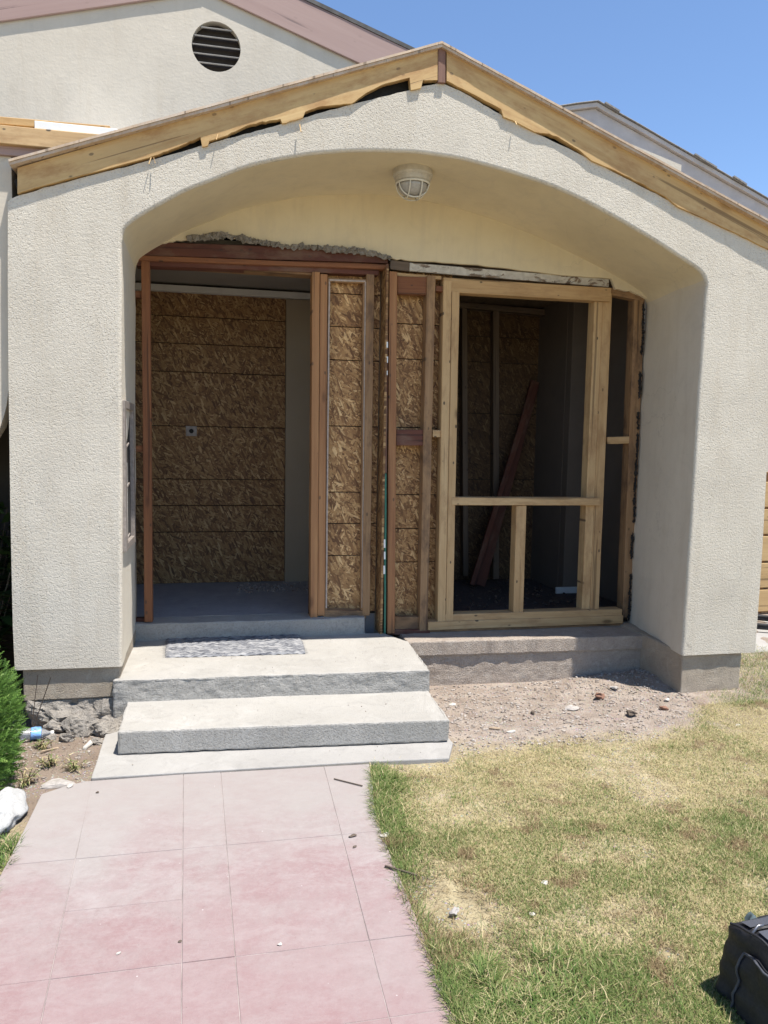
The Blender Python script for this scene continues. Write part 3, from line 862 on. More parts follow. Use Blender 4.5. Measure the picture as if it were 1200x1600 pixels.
# doorway side
stud('stud', 'redwood', ((-0.455, 0.800, 2.419), (-0.458, 0.800, 0.209), 0.0490), 0.06)
stud('door_jamb', 'orange_fir', ((0.569, 0.800, 2.409), (0.576, 0.800, 0.202), 0.0470), 0.11)
stud('door_jamb', 'orange_fir', ((0.619, 0.805, 2.398), (0.624, 0.805, 0.215), 0.0455), 0.09)
stud('sidelight_frame', 'old_brown', ((0.654, 0.825, 2.373), (0.657, 0.825, 0.240), 0.0165), 0.03)
stud('sidelight_frame', 'old_brown', ((0.886, 0.825, 2.388), (0.903, 0.825, 0.225), 0.0250), 0.04)
rail('sidelight_frame', 'old_brown', ((0.646, 0.825, 2.369), (0.893, 0.825, 2.376), 0.0240), 0.03)
rail('sidelight_sill', 'old_brown', ((0.638, 0.810, 0.225), (0.923, 0.810, 0.211), 0.0510), 0.09)
stud('stud', 'old_brown', ((0.918, 0.810, 2.418), (0.924, 0.810, 0.205), 0.0510), 0.09)
stud('sidelight_bead', 'old_bead', ((0.656, 0.820, 2.357), (0.659, 0.820, 0.262), 0.0095), 0.008, bev=0)
stud('sidelight_bead', 'old_bead', ((0.888, 0.820, 2.370), (0.899, 0.820, 0.256), 0.0090), 0.008, bev=0)
rail('sidelight_bead', 'old_bead', ((0.653, 0.819, 2.367), (0.887, 0.819, 2.373), 0.0100), 0.008, bev=0)
# headers of dark redwood
rail('header_beam', 'dark_redwood', ((-0.497, 0.793, 2.474), (1.025, 0.793, 2.529), 0.0805), 0.06)
rail('header_beam', 'redwood', ((-0.508, 0.785, 2.418), (1.024, 0.785, 2.463), 0.0285), 0.07)
rail('header_beam', 'dark_redwood', ((-0.511, 0.810, 2.395), (0.972, 0.810, 2.432), 0.0330), 0.10)
rail('header_trim', 'redwood', ((0.454, 0.810, 2.474), (0.963, 0.810, 2.477), 0.0155), 0.02)
rail('door_head', 'old_brown', ((-0.424, 0.825, 2.402), (0.556, 0.825, 2.399), 0.0135), 0.12)
rail('blocking', 'redwood', ((-0.573, 0.825, 2.211), (-0.478, 0.825, 2.213), 0.0380), 0.07)
rail('blocking', 'redwood', ((-0.577, 0.825, 1.284), (-0.473, 0.825, 1.286), 0.0390), 0.07)
rail('sill_block', 'dark_redwood', ((-0.537, 0.825, 0.218), (-0.445, 0.825, 0.215), 0.0240), 0.05)
# return of strand board between the doorway and the window wall
rx = (1.019, 0.722, 1.316)[0] - 0.009
ret = beam('return_panel', (rx, 0.803, 0.092), (rx, 0.803, 2.46), 0.162, 0.016, M['strand_board'], H, (0, 1, 0))
stud('flashing', 'green_flashing', ((1.022, 0.724, 1.152), (1.035, 0.724, 0.102), 0.0120), 0.006, bev=0)
stud('flashing', 'dark_redwood', ((1.008, 0.724, 2.468), (1.022, 0.724, 1.156), 0.0135), 0.006, bev=0)
stud('tape_scrap', 'white_tape', ((1.016, 0.721, 1.986), (1.017, 0.721, 1.950), 0.0100), 0.003, bev=0)
stud('tape_scrap', 'white_tape', ((1.018, 0.721, 1.894), (1.018, 0.721, 1.855), 0.0105), 0.003, bev=0)
stud('tape_scrap', 'white_tape', ((1.018, 0.721, 1.806), (1.019, 0.721, 1.778), 0.0085), 0.003, bev=0)
stud('tape_scrap', 'white_tape', ((1.022, 0.721, 0.725), (1.023, 0.721, 0.670), 0.0110), 0.003, bev=0)
stud('tape_scrap', 'white_tape', ((1.024, 0.721, 0.645), (1.025, 0.721, 0.595), 0.0100), 0.003, bev=0)
stud('tape_scrap', 'white_tape', ((1.023, 0.721, 0.553), (1.024, 0.721, 0.498), 0.0110), 0.003, bev=0)
# window side
stud('stud', 'orange_fir', ((1.050, 0.732, 2.426), (1.078, 0.732, 0.098), 0.0505), 0.089)
stud('stud', 'old_brown', ((1.303, 0.752, 2.422), (1.305, 0.752, 0.103), 0.0565), 0.089)
stud('king_stud', 'new_pine', ((1.413, 0.752, 2.397), (1.429, 0.752, 0.142), 0.0545), 0.089)
stud('trimmer_stud', 'new_pine', ((1.470, 0.754, 2.333), (1.484, 0.754, 0.157), 0.0505), 0.089)
rail('blocking', 'redwood', ((1.084, 0.762, 2.351), (1.282, 0.762, 2.357), 0.1100), 0.05)
rail('blocking', 'dark_redwood', ((1.095, 0.762, 1.385), (1.279, 0.762, 1.388), 0.1035), 0.05)
rail('blocking', 'new_pine', ((1.339, 0.762, 1.415), (1.409, 0.762, 1.416), 0.0460), 0.07)
rail('blocking', 'old_brown', ((1.112, 0.772, 0.157), (1.301, 0.772, 0.154), 0.0830), 0.05)
rail('blocking', 'redwood', ((1.341, 0.772, 2.348), (1.397, 0.772, 2.345), 0.0345), 0.05)
rail('header_board', 'chipped_white_paint', ((1.169, 0.797, 2.476), (2.569, 0.797, 2.460), 0.0530), 0.022)
rail('header_scrap', 'grey_board', ((1.042, 0.792, 2.482), (1.168, 0.792, 2.476), 0.0580), 0.03)
rail('top_plate', 'new_pine', ((1.048, 0.777, 2.421), (1.378, 0.777, 2.416), 0.0215), 0.08)
rail('window_header', 'new_pine', ((1.387, 0.758, 2.370), (2.567, 0.758, 2.374), 0.0905), 0.089)
stud('trimmer_stud', 'new_pine', ((2.494, 0.792, 2.336), (2.495, 0.792, 0.161), 0.0600), 0.089)
stud('king_stud', 'new_pine', ((2.558, 0.790, 2.390), (2.560, 0.790, 0.160), 0.0675), 0.089)
rail('header_board', 'old_brown', ((2.590, 0.802, 2.407), (2.846, 0.802, 2.380), 0.0515), 0.06)
stud('stud', 'old_brown', ((2.810, 0.807, 2.391), (2.830, 0.807, 0.134), 0.0765), 0.089)
rail('blocking', 'new_pine', ((2.615, 0.812, 1.393), (2.825, 0.812, 1.401), 0.0490), 0.089)
rail('window_rail', 'new_pine', ((1.478, 0.750, 0.972), (2.548, 0.750, 0.970), 0.0520), 0.10)
stud('cripple_stud', 'new_pine', ((1.975, 0.762, 0.942), (1.977, 0.762, 0.193), 0.0725), 0.089)
rail('sill_plate', 'new_pine', ((1.438, 0.754, 0.182), (2.756, 0.754, 0.180), 0.0560), 0.095)
rail('sill_plate', 'new_pine', ((1.333, 0.742, 0.137), (2.760, 0.742, 0.137), 0.0560), 0.11)
rail('mud_sill', 'old_brown', ((1.353, 0.762, 0.089), (2.779, 0.762, 0.085), 0.0360), 0.10)
rail('mud_sill', 'dark_redwood', ((1.061, 0.752, 0.103), (1.351, 0.752, 0.092), 0.0350), 0.10)

# strand boards between the grooves, facing the porch in the two side bays and the far wall of the entry room
def osb_row(x0, x1, y, zs, name='strand_board_panel', mat='strand_board'):
    for i in range(len(zs) - 1):
        zt, zb = zs[i], zs[i + 1]
        jy = random.uniform(-0.0015, 0.0015)
        box(name, x0, x1, y + jy, y + 0.012 + jy, zb + 0.0028, zt - 0.0028, M[mat], H, 0.0015)
rows_a = [2.47, (0.771, 0.885, 2.300)[2], (0.774, 0.885, 2.091)[2], (0.776, 0.885, 1.879)[2], (0.782, 0.885, 1.453)[2], (0.788, 0.885, 1.021)[2], (0.791, 0.885, 0.813)[2], (0.793, 0.885, 0.599)[2], 0.215]
osb_row(0.56, (0.998, 0.885, 1.314)[0], 0.885, rows_a, mat='lit_strand_board')
rows_b = [2.46, (1.193, 0.860, 2.127)[2], (1.198, 0.860, 1.900)[2], (1.207, 0.860, 1.453)[2], (1.217, 0.860, 1.007)[2], (1.221, 0.860, 0.779)[2], (1.226, 0.860, 0.553)[2], 0.1]
osb_row(1.055, (1.476, 0.860, 1.322)[0], 0.86, rows_b, mat='lit_strand_board')
box('backing_board', 0.55, (1.002, 0.885, 1.314)[0], 0.902, 0.908, 0.2, 2.5, M['tar_paper'], H, 0)
box('backing_board', (1.041, 0.885, 1.315)[0], (1.480, 0.860, 1.322)[0], 0.876, 0.884, 0.05, 2.5, M['tar_paper'], H, 0)
brow = [(-0.043, 2.150, 2.304)[2], (-0.044, 2.150, 2.096)[2], (-0.044, 2.150, 1.877)[2], (-0.045, 2.150, 1.455)[2], (-0.046, 2.150, 1.037)[2], (-0.046, 2.150, 0.827)[2], (-0.047, 2.150, 0.615)[2]]
osb_row(-1.35, (0.487, 2.150, 1.296)[0], 2.15, [(-0.043, 2.150, 2.486)[2], *brow, 0.20])
box('backing_board', -1.4, (0.487, 2.150, 1.296)[0] + 0.06, 2.182, 2.20, 0.15, 2.6, M['tar_paper'], H, 0)
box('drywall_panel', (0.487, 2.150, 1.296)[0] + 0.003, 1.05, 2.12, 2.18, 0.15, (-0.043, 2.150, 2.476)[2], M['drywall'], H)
box('cornice_strip', -1.4, 1.05, 2.10, 2.19, (-0.043, 2.150, 2.481)[2], (-0.043, 2.150, 2.530)[2], M['white_trim'], H)
box('ceiling', -1.45, 1.05, 0.92, 2.25, (-0.043, 2.150, 2.530)[2] + 0.02, (-0.043, 2.150, 2.530)[2] + 0.06, M['ceiling_plaster'], H, 0)
box('room_floor', -1.45, 1.05, 0.92, 2.3, 0.05, 0.20, M['room_floor'], H, 0.003)
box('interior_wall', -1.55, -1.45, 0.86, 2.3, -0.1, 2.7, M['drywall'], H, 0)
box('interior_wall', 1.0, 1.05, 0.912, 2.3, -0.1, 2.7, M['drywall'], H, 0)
box('outer_wall', -1.5, -0.54, 0.85, 0.92, -0.3, 2.7, M['gable_stucco'], H, 0)
# junction box on the far wall and a ceiling box
jb = box('junction_box', -0.29, -0.205, 2.138, 2.152, (-0.364, 2.140, 1.377)[2], (-0.364, 2.140, 1.457)[2], M['metal_grey'], H)
bm = bmesh.new(); bmesh.ops.create_circle(bm, cap_ends=True, segments=14, radius=0.018)
bmesh.ops.rotate(bm, verts=bm.verts, matrix=Matrix.Rotation(math.pi / 2, 3, 'X'))
zj = (-0.364, 2.140, 1.417)[2]
for v in bm.verts: v.co += Vector((-0.247, 2.136, zj))
from_bm('knockout', bm, M['dark_hole'], jb, (-0.247, 2.136, zj))
# right-hand room
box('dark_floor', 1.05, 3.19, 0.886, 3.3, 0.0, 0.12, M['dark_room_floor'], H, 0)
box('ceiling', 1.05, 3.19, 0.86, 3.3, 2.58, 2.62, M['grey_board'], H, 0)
box('rear_wall', -4.9, 3.2, 3.36, 3.45, -0.3, 2.9, M['gable_stucco'], H, 0)
zz = [2.58, (2.286, 2.450, 2.309)[2], (2.293, 2.450, 2.085)[2], (2.308, 2.450, 1.632)[2], (2.326, 2.450, 1.041)[2], (2.334, 2.450, 0.803)[2], 0.12]
osb_row(1.05, 2.80, 2.45, zz, mat='shaded_strand_board')
box('backing_board', 1.05, 2.80, 2.466, 2.48, 0.1, 2.6, M['tar_paper'], H, 0)
stud('interior_stud', 'grey_board', ((2.338, 2.360, 2.553), (2.417, 2.360, 0.141), 0.0545), 0.085)
stud('interior_stud', 'grey_board', ((2.048, 2.360, 2.537), (2.128, 2.360, 0.176), 0.0475), 0.085)
rail('interior_plate', 'grey_board', ((1.891, 2.340, 2.555), (2.838, 2.340, 2.529), 0.0490), 0.1)
box('partition_wall', (2.786, 1.770, 1.337)[0], 3.14, 1.77, 1.87, 0.12, 2.58, M['shaded_drywall'], H, 0.004)
box('partition_wall', (2.786, 1.770, 1.337)[0], (2.786, 1.770, 1.337)[0] + 0.1, 1.872, 2.9, 0.12, 2.58, M['shaded_drywall'], H, 0.004)
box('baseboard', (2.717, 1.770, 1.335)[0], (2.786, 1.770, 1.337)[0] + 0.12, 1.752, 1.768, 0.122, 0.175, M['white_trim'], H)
box('interior_wall', 3.05, 3.14, 0.93, 1.768, -0.1, 2.6, M['shaded_drywall'], H, 0)
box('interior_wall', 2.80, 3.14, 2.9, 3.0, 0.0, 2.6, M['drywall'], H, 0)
box('outer_wall', 2.875, 3.16, 0.853, 0.92, -0.4, 2.7, M['gable_stucco'], H, 0)
box('outer_wall', 3.142, 3.22, 0.922, 3.3, -0.4, 2.7, M['gable_stucco'], H, 0)

# ---- porch roof
apex = Vector((1.117, -0.024, 3.436)); el = Vector((-0.988, -0.024, 2.641)); er = Vector((3.129, -0.024, 2.678))
er = apex + (er - apex) * 1.05
back = 1.02
def roof_layer(name, a, b, off0, off1, yf, m, jag):
    """One sheet of roof boarding from ridge a to eave b, between two depths below the top line."""
    n = 60
    d = (b - a)
    nv = Vector((-d.z, 0, d.x)).normalized()
    if nv.z < 0: nv = -nv
    vs, fs = [], []
    for i in range(n + 1):
        p = a + d * (i / n)
        j = jag * noise.noise(Vector((p.x * 9, off0 * 99, 2)))
        yo = yf - 0.016 * (i / n)
        for (o, y) in ((off0, yo + j), (off1, yo + j * 0.6), (off1, back), (off0, back)):
            q = p - nv * o
            vs.append((q.x, y, q.z))
    for i in range(n):
        for k in range(4):
            fs.append((i * 4 + k, i * 4 + (k + 1) % 4, (i + 1) * 4 + (k + 1) % 4, (i + 1) * 4 + k))
    fs.append((0, 1, 2, 3)); fs.append((n * 4 + 3, n * 4 + 2, n * 4 + 1, n * 4))
    bmx = bmesh.new()
    me = bpy.data.meshes.new('t'); me.from_pydata(vs, [], fs); bmx.from_mesh(me); bpy.data.meshes.remove(me)
    bmesh.ops.recalc_face_normals(bmx, faces=bmx.faces)
    return from_bm(name, bmx, m, H, (a.x, yf, a.z))
for e in (el, er):
    roof_layer('roof_sheathing', apex, e, 0.0, 0.011, -0.037, M['sheathing_edge'], 0.003)
    roof_layer('roof_sheathing', apex - Vector((0, 0, 0.012)), e - Vector((0, 0, 0.012)), 0.001, 0.014, -0.033, M['sheathing_edge'], 0.003)
    roof_layer('roofing_felt', apex + Vector((0, 0, 0.005)), e + Vector((0, 0, 0.005)), 0.0, 0.004, -0.020, M['roof_felt'], 0.002)

def fascia(pts_top, pts_bot, m, y0=-0.014, y1=0.022):
    P = [Vector((p[0], p[2])) for p in pts_top]; B = [Vector((p[0], p[2])) for p in pts_bot]
    Bd = []
    for i in range(len(B) - 1):
        for k in range(5):
            p = B[i].lerp(B[i + 1], k / 5)
            Bd.append(Vector((p.x, p.y + 0.004 * noise.noise(Vector((p.x * 40, 3, 3))))))
    Bd.append(B[-1])
    bm = bmesh.new()
    lp = P + Bd[::-1]
    f = bm.faces.new([bm.verts.new((p.x, y0, p.y)) for p in lp])
    ex = bmesh.ops.extrude_face_region(bm, geom=[f])
    for v in ex['geom']:
        if isinstance(v, bmesh.types.BMVert): v.co.y = y1
    bmesh.ops.triangulate(bm, faces=bm.faces)
    bmesh.ops.recalc_face_normals(bm, faces=bm.faces)
    a = P[0]; b = P[-1]
    # local Z runs along the board so that the grain follows it
    ctr = Vector(((a.x + b.x) / 2, 0, (a.y + b.y) / 2))
    zx = Vector((b.x - a.x, 0, b.y - a.y)).normalized(); yx = Vector((0, 1, 0)); xx = yx.cross(zx)
    R = Matrix((xx, yx, zx)).transposed()
    for v in bm.verts: v.co = R.transposed() @ (v.co - ctr)
    me = bpy.data.meshes.new('fascia_board'); bm.to_mesh(me); bm.free()
    o = link_mesh('fascia_board', me, m, None, ctr)
    o.rotation_euler = R.to_euler()
    return attach(o, H)
fascia([(-0.957, -0.014, 2.618), (-0.333, -0.014, 2.863), (0.418, -0.014, 3.148), (1.100, -0.014, 3.403)],
       [(-0.960, -0.014, 2.500), (-0.866, -0.014, 2.538), (-0.662, -0.014, 2.612), (-0.469, -0.014, 2.681), (-0.358, -0.014, 2.721), (-0.288, -0.014, 2.752), (-0.196, -0.014, 2.797), (-0.110, -0.014, 2.843), (-0.101, -0.014, 2.797), (-0.073, -0.014, 2.806), (-0.067, -0.014, 2.828), (0.021, -0.014, 2.865), (0.115, -0.014, 2.920), (0.194, -0.014, 2.947), (0.284, -0.014, 2.969), (0.294, -0.014, 2.948), (0.397, -0.014, 2.987), (0.410, -0.014, 3.019), (0.485, -0.014, 3.052), (0.550, -0.014, 3.065), (0.650, -0.014, 3.085), (0.723, -0.014, 3.144), (0.816, -0.014, 3.199), (0.952, -0.014, 3.246), (0.960, -0.014, 3.183), (1.015, -0.014, 3.202), (1.024, -0.014, 3.241), (1.104, -0.014, 3.250)], M['fascia_wood'])
fascia([(1.149, -0.014, 3.403), (1.704, -0.014, 3.202), (2.290, -0.014, 2.979), (3.319, -0.014, 2.585)],
       [(1.153, -0.014, 3.253), (1.303, -0.014, 3.201), (1.460, -0.014, 3.143), (1.476, -0.014, 3.102), (1.524, -0.014, 3.093), (1.658, -0.014, 3.044), (1.740, -0.014, 3.042), (1.793, -0.014, 3.031), (1.921, -0.014, 2.975), (2.000, -0.014, 2.925), (2.138, -0.014, 2.886), (2.298, -0.014, 2.834), (2.462, -0.014, 2.771), (2.546, -0.014, 2.721), (2.714, -0.014, 2.671), (2.928, -0.014, 2.604), (3.327, -0.014, 2.470)], M['fascia_wood'])
stud('ridge_block', 'brown_trim', ((1.123, -0.018, 3.421), (1.125, -0.018, 3.238), 0.0410), 0.05)
# black sheet standing in for the shade inside the fascia gaps
bm = bmesh.new()
lp = [Vector((p.x, p.y - 0.05)) for p in tops] + [Vector((er.x, er.z - 0.06)), Vector((apex.x, apex.z - 0.06)), Vector((el.x, el.z - 0.06))]
bm.faces.new([bm.verts.new((p.x, 0.052, p.y)) for p in lp])
bmesh.ops.triangulate(bm, faces=bm.faces)
from_bm('gap_shade_sheet', bm, M['tar_paper'], H, (1.1, 0.052, 2.9))  # tar_paper only for its black: the sheet stands in for shade
# splinters and nails hanging from the fascia
def splinter(u, length, lean, w=0.006):
    p = Vector(u)
    q = p + Vector((lean * length, -0.012, -length))
    beam('wood_splinter', p, q, w, 0.004, M['fascia_wood'], H, (1, 0, 0), 0, 0.003)
for u, l, ln, w in (((-0.346, -0.018, 2.721), 0.035, -0.3, 0.004), ((-0.334, -0.018, 2.722), 0.03, 0.25, 0.003), ((0.381, -0.018, 2.952), 0.04, 0.15, 0.005), ((-0.026, -0.018, 2.862), 0.03, -0.2, 0.004), ((1.541, -0.018, 3.084), 0.02, 0.2, 0.004)):
    splinter(u, l, ln, w)

# ---- main house: gable wall with its round attic vent, rake boards, roof
gy = 1.0
pitch_l, pitch_r = 0.275, 0.262
ax, az = -0.13, 4.085
bm = bmesh.new()
gl = [(-5.0, 2.9), (3.2, 2.9), (3.2, az + 0.15 - pitch_r * 3.33), (ax, az + 0.15), (-5.0, az + 0.15 - pitch_l * 4.87)]
vcx, vcz, vr = -0.04, 3.772, 0.148
outer = [bm.verts.new((x, gy, z)) for x, z in gl]
circ = [bm.verts.new((vcx + vr * math.cos(t), gy, vcz + vr * math.sin(t))) for t in [i * 2 * math.pi / 48 for i in range(48)]]
eo = [bm.edges.new((outer[i], outer[(i + 1) % 5])) for i in range(5)]
ec = [bm.edges.new((circ[i], circ[(i + 1) % 48])) for i in range(48)]
bmesh.ops.triangle_fill(bm, use_beauty=True, edges=eo + ec, normal=(0, -1, 0))
dele = [f for f in bm.faces if (Vector((f.calc_center_median().x - vcx, f.calc_center_median().z - vcz))).length < vr * 0.9 and all((Vector((v.co.x - vcx, v.co.z - vcz))).length < vr * 1.01 for v in f.verts)]
bmesh.ops.delete(bm, geom=dele, context='FACES_ONLY')
bmesh.ops.recalc_face_normals(bm, faces=bm.faces)
if bm.faces and sum(f.normal.y for f in bm.faces) > 0: bmesh.ops.reverse_faces(bm, faces=bm.faces)
# reveal of the round hole
c2 = [bm.verts.new((v.co.x, gy + 0.05, v.co.z)) for v in circ]
for i in range(48):
    bm.faces.new((circ[i], circ[(i + 1) % 48], c2[(i + 1) % 48], c2[i]))
from_bm('gable_wall', bm, M['gable_stucco'], H, (ax, gy, 3.0))
bm = bmesh.new()
bmesh.ops.create_circle(bm, cap_ends=True, segments=48, radius=vr + 0.002)
bmesh.ops.rotate(bm, verts=bm.verts, matrix=Matrix.Rotation(math.pi / 2, 3, 'X'))
for v in bm.verts: v.co += Vector((vcx, gy + 0.05, vcz))
vent = from_bm('attic_vent', bm, M['vent_dark'], H, (vcx, gy + 0.05, vcz))
for i in range(5):
    z = vcz - vr + 0.052 + i * 0.052
    half = math.sqrt(max(0.0, vr ** 2 - (z - vcz) ** 2)) - 0.003
    p0 = Vector((vcx - half, gy + 0.018, z)); p1 = Vector((vcx + half, gy + 0.018, z))
    lo = beam('louver', p0, p1, 0.007, 0.030, M['vent_louver'], None, Vector((0, -0.35, 0.94)), 0.001, 0)
    lo.parent = vent; lo.location = (p0 + p1) / 2 - WLOC[vent.name]
# rake boards standing in front of the wall
def rake(x0, z0, x1, z1, h, y0, y1, name, m):
    c = Vector(((x0 + x1) / 2, (y0 + y1) / 2, (z0 + z1) / 2))
    return beam(name, (x0, (y0 + y1) / 2, z0 - h / 2), (x1, (y0 + y1) / 2, z1 - h / 2), h, y1 - y0, m, H, (0, 0, 1), 0.004)
ra = Vector((ax, az + 0.185))
rake(ra.x + 0.0, ra.y, ra.x - 4.6, ra.y - pitch_l * 4.6, 0.20, 0.980, 0.998, 'rake_board', M['pink_paint'])
rr1 = Vector((0.516, 0.962, 4.099)); rr2 = Vector((1.159, 0.962, 3.895))
sl = (rr1.z - rr2.z) / (rr2.x - rr1.x)
rake(rr2.x + 2.0, rr2.z - sl * 2.0, ax, rr2.z + sl * (rr2.x - ax), 0.215, 0.980, 0.998, 'rake_board', M['pink_paint'])
for sgn, sl_, L in ((-1, pitch_l, 4.7), (1, sl, 3.7)):
    zr = ra.y + 0.03 if sgn < 0 else rr2.z + sl * (rr2.x - ax) + 0.03
    vs = []
    for (x, y, dz) in ((0, 0.976, 0), (0, 9, 0), (L, 9, 0), (L, 0.976, 0)):
        vs.append((ax + sgn * x, y, zr - sl_ * x + dz))
    vs += [(a, b, c - 0.025) for a, b, c in vs]
    pydata('main_roof', vs, [(0, 1, 2, 3), (4, 5, 6, 7), (0, 1, 5, 4), (1, 2, 6, 5), (2, 3, 7, 6), (3, 0, 4, 7)], M['roof_felt'], H, (ax, 1, 4))
box('roof_block', -4.9, 3.2, 1.02, 3.35, 2.66, 2.9, M['tar_paper'], H, 0)
box('side_wall', -5.0, -4.9, 1.01, 9, -0.3, 3.0, M['gable_stucco'], H, 0)

# ---- eave left of the porch and the wing wall below it
rail('eave_board', 'new_pine', ((-1.731, 0.000, 2.768), (-0.544, 0.000, 2.773), 0.0840), 0.04)
rail('eave_board', 'fascia_wood', ((-1.741, 0.030, 2.833), (-0.542, 0.030, 2.853), 0.0350), 0.06)
rail('eave_board', 'pink_paint', ((-1.747, 0.030, 2.708), (-0.698, 0.030, 2.720), 0.0595), 0.05)
a1 = Vector((-1.744, 0.040, 2.859)); a2 = Vector((-0.885, 0.040, 2.855)); a3 = Vector((-0.504, 0.040, 2.857))
pydata('flashing_strip', [tuple(a2), tuple(a3), (a3.x, 1.0, a3.z + 0.20), (a2.x, 1.0, a2.z + 0.20)], [(0, 1, 2, 3)], M['white_flashing'], H, tuple(a2))
box('flashing_edge', a2.x, a3.x, 0.02, 0.04, (-0.754, 0.030, 2.819)[2], (-0.753, 0.030, 2.855)[2], M['white_flashing'], H)
pydata('lower_roof', [(-5, 0.045, a1.z), (a2.x, 0.045, a2.z - 0.004), (a2.x, 1.0, a2.z + 0.196), (-5, 1.0, a1.z + 0.2)], [(0, 1, 2, 3)], M['roof_felt'], H, tuple(a2))
# wing wall: nearly flush with the porch, its lower edge swings down in a curve over a dark recess
wpx = [(-1.039, 0.050, 1.571), (-1.050, 0.050, 1.495), (-1.063, 0.050, 1.445), (-1.082, 0.050, 1.388), (-1.124, 0.050, 1.317), (-1.260, 0.050, 1.221)]
wp = [(-1.0, 2.70), (-1.0, wpx[0][2] + 0.06)] + [(p[0], p[2]) for p in wpx] + [(-2.0, wpx[-1][2] - 0.03), (-2.35, 1.0), (-2.4, -0.4), (-5, -0.4), (-5, 2.70)]
bm = bmesh.new()
f = bm.faces.new([bm.verts.new((x, 0.05, z)) for x, z in wp])
ex = bmesh.ops.extrude_face_region(bm, geom=[f])
for v in ex['geom']:
    if isinstance(v, bmesh.types.BMVert): v.co.y = 0.16
bmesh.ops.triangulate(bm, faces=bm.faces)
bmesh.ops.recalc_face_normals(bm, faces=bm.faces)
from_bm('wing_wall', bm, M['gable_stucco'], H, (-1.5, 0.1, 2.0))
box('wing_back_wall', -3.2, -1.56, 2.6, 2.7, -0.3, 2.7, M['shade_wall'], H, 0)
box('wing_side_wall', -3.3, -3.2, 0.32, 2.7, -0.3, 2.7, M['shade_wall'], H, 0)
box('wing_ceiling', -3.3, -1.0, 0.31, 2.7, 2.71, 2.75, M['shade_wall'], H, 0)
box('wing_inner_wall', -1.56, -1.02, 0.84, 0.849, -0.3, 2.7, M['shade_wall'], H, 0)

# metal frame let into the inner side of the left pillar
def wall_frame():
    r = empty('wall_box_frame', (-0.49, 0.25, 1.15))
    tag(r, 'narrow weathered metal box frame let into the inner side of the left porch pillar', 'wall box')
    x = -0.497
    z0, z1, y0, y1 = 0.80, 1.50, 0.07, 0.44
    box('back_plate', x - 0.022, x - 0.014, y0, y1, z0, z1, M['dark_hole'], r, 0)
    box('frame_bar', x - 0.02, x + 0.006, y0 - 0.03, y0 + 0.03, z0 - 0.04, z1 + 0.04, M['metal_grey'], r)
    box('frame_bar', x - 0.02, x + 0.006, y1 - 0.03, y1 + 0.03, z0 - 0.04, z1 + 0.04, M['metal_grey'], r)
    box('frame_bar', x - 0.02, x + 0.006, y0 + 0.031, y1 - 0.031, z1, z1 + 0.04, M['metal_grey'], r)
    box('frame_bar', x - 0.02, x + 0.006, y0 + 0.031, y1 - 0.031, z0 - 0.04, z0, M['metal_grey'], r)
    box('inner_strip', x - 0.012, x + 0.003, y0 + 0.032, y0 + 0.07, z0 + 0.03, z0 + 0.42, M['metal_white'], r)
    box('inner_strip', x - 0.012, x + 0.003, y0 + 0.032, y0 + 0.07, z0 + 0.55, z1 - 0.05, M['metal_white'], r)
    for z in (z0 + 0.02, z0 + 0.29, z0 + 0.5):
        beam('clip', (x, y0 + 0.05, z), (x + 0.008, y0 + 0.10, z + 0.02), 0.010, 0.006, M['metal_grey'], r, (0, 0, 1), 0.001, 0)
wall_frame()

# ------------------------------------------------------------------ rear roof, fence
def rear_roof():
    A = Vector((3.804, 3.600, 4.936)); L = Vector((3.552, 3.600, 4.884)); R = Vector((5.959, 3.600, 4.099))
    R = A + (R - A) * 1.6
    L = A + (L - A) * 1.0
    L = Vector((A.x - 1.1, A.y, A.z - 0.25))
    r = empty('rear_roof', (A.x, A.y, A.z - 1))
    tag(r, 'pale painted gable roof end rising behind the right slope of the porch roof', 'roof')
    def board(a, b, off, h, y0, y1, name, m):
        d = (b - a).normalized(); nv = Vector((-d.z, 0, d.x)); nv = nv if nv.z > 0 else -nv
        p = a - nv * (off + h / 2); q = b - nv * (off + h / 2)
        beam(name, (p.x, (y0 + y1) / 2, p.z), (q.x, (y0 + y1) / 2, q.z), h, y1 - y0, m, r, (0, 0, 1), 0.004, 0.004)
    board(A, R, 0.0, 0.012, 3.50, 9, 'roofing_felt', M['worn_shingle'])
    board(A, R, 0.014, 0.045, 3.52, 3.62, 'roof_edge', M['rear_fascia_paint'])
    board(A, R, 0.061, 0.27, 3.56, 3.60, 'fascia_board', M['rear_fascia_paint'])
    board(A, L, 0.0, 0.012, 3.50, 9, 'roofing_felt', M['worn_shingle'])
    board(A, L, 0.014, 0.045, 3.52, 3.62, 'roof_edge', M['rear_fascia_paint'])
    board(A, L, 0.061, 0.27, 3.56, 3.60, 'fascia_board', M['rear_fascia_paint'])
    pydata('gable_wall', [(L.x, 3.7, -0.3), (R.x, 3.7, -0.3), (R.x, 3.7, R.z - 0.1), (A.x, 3.7, A.z - 0.1), (L.x, 3.7, L.z - 0.1)], [(0, 1, 2, 3, 4)], M['gable_stucco'], r, tuple(A))
    # curled felt along the upper edge
    for t, l in ((0.02, 0.10), (0.33, 0.16), (0.47, 0.10)):
        p = A.lerp(R, t); q = A.lerp(R, t + l * 0.5)
        up = Vector((0.002, 0, 0.002))
        beam('felt_edge', p + up + Vector((0, -.095, 0)), q - up * 2 + Vector((0, -.095, 0)), 0.016, 0.05, M['worn_shingle'], r, (0, 0, 1), 0, 0.006)
rear_roof()

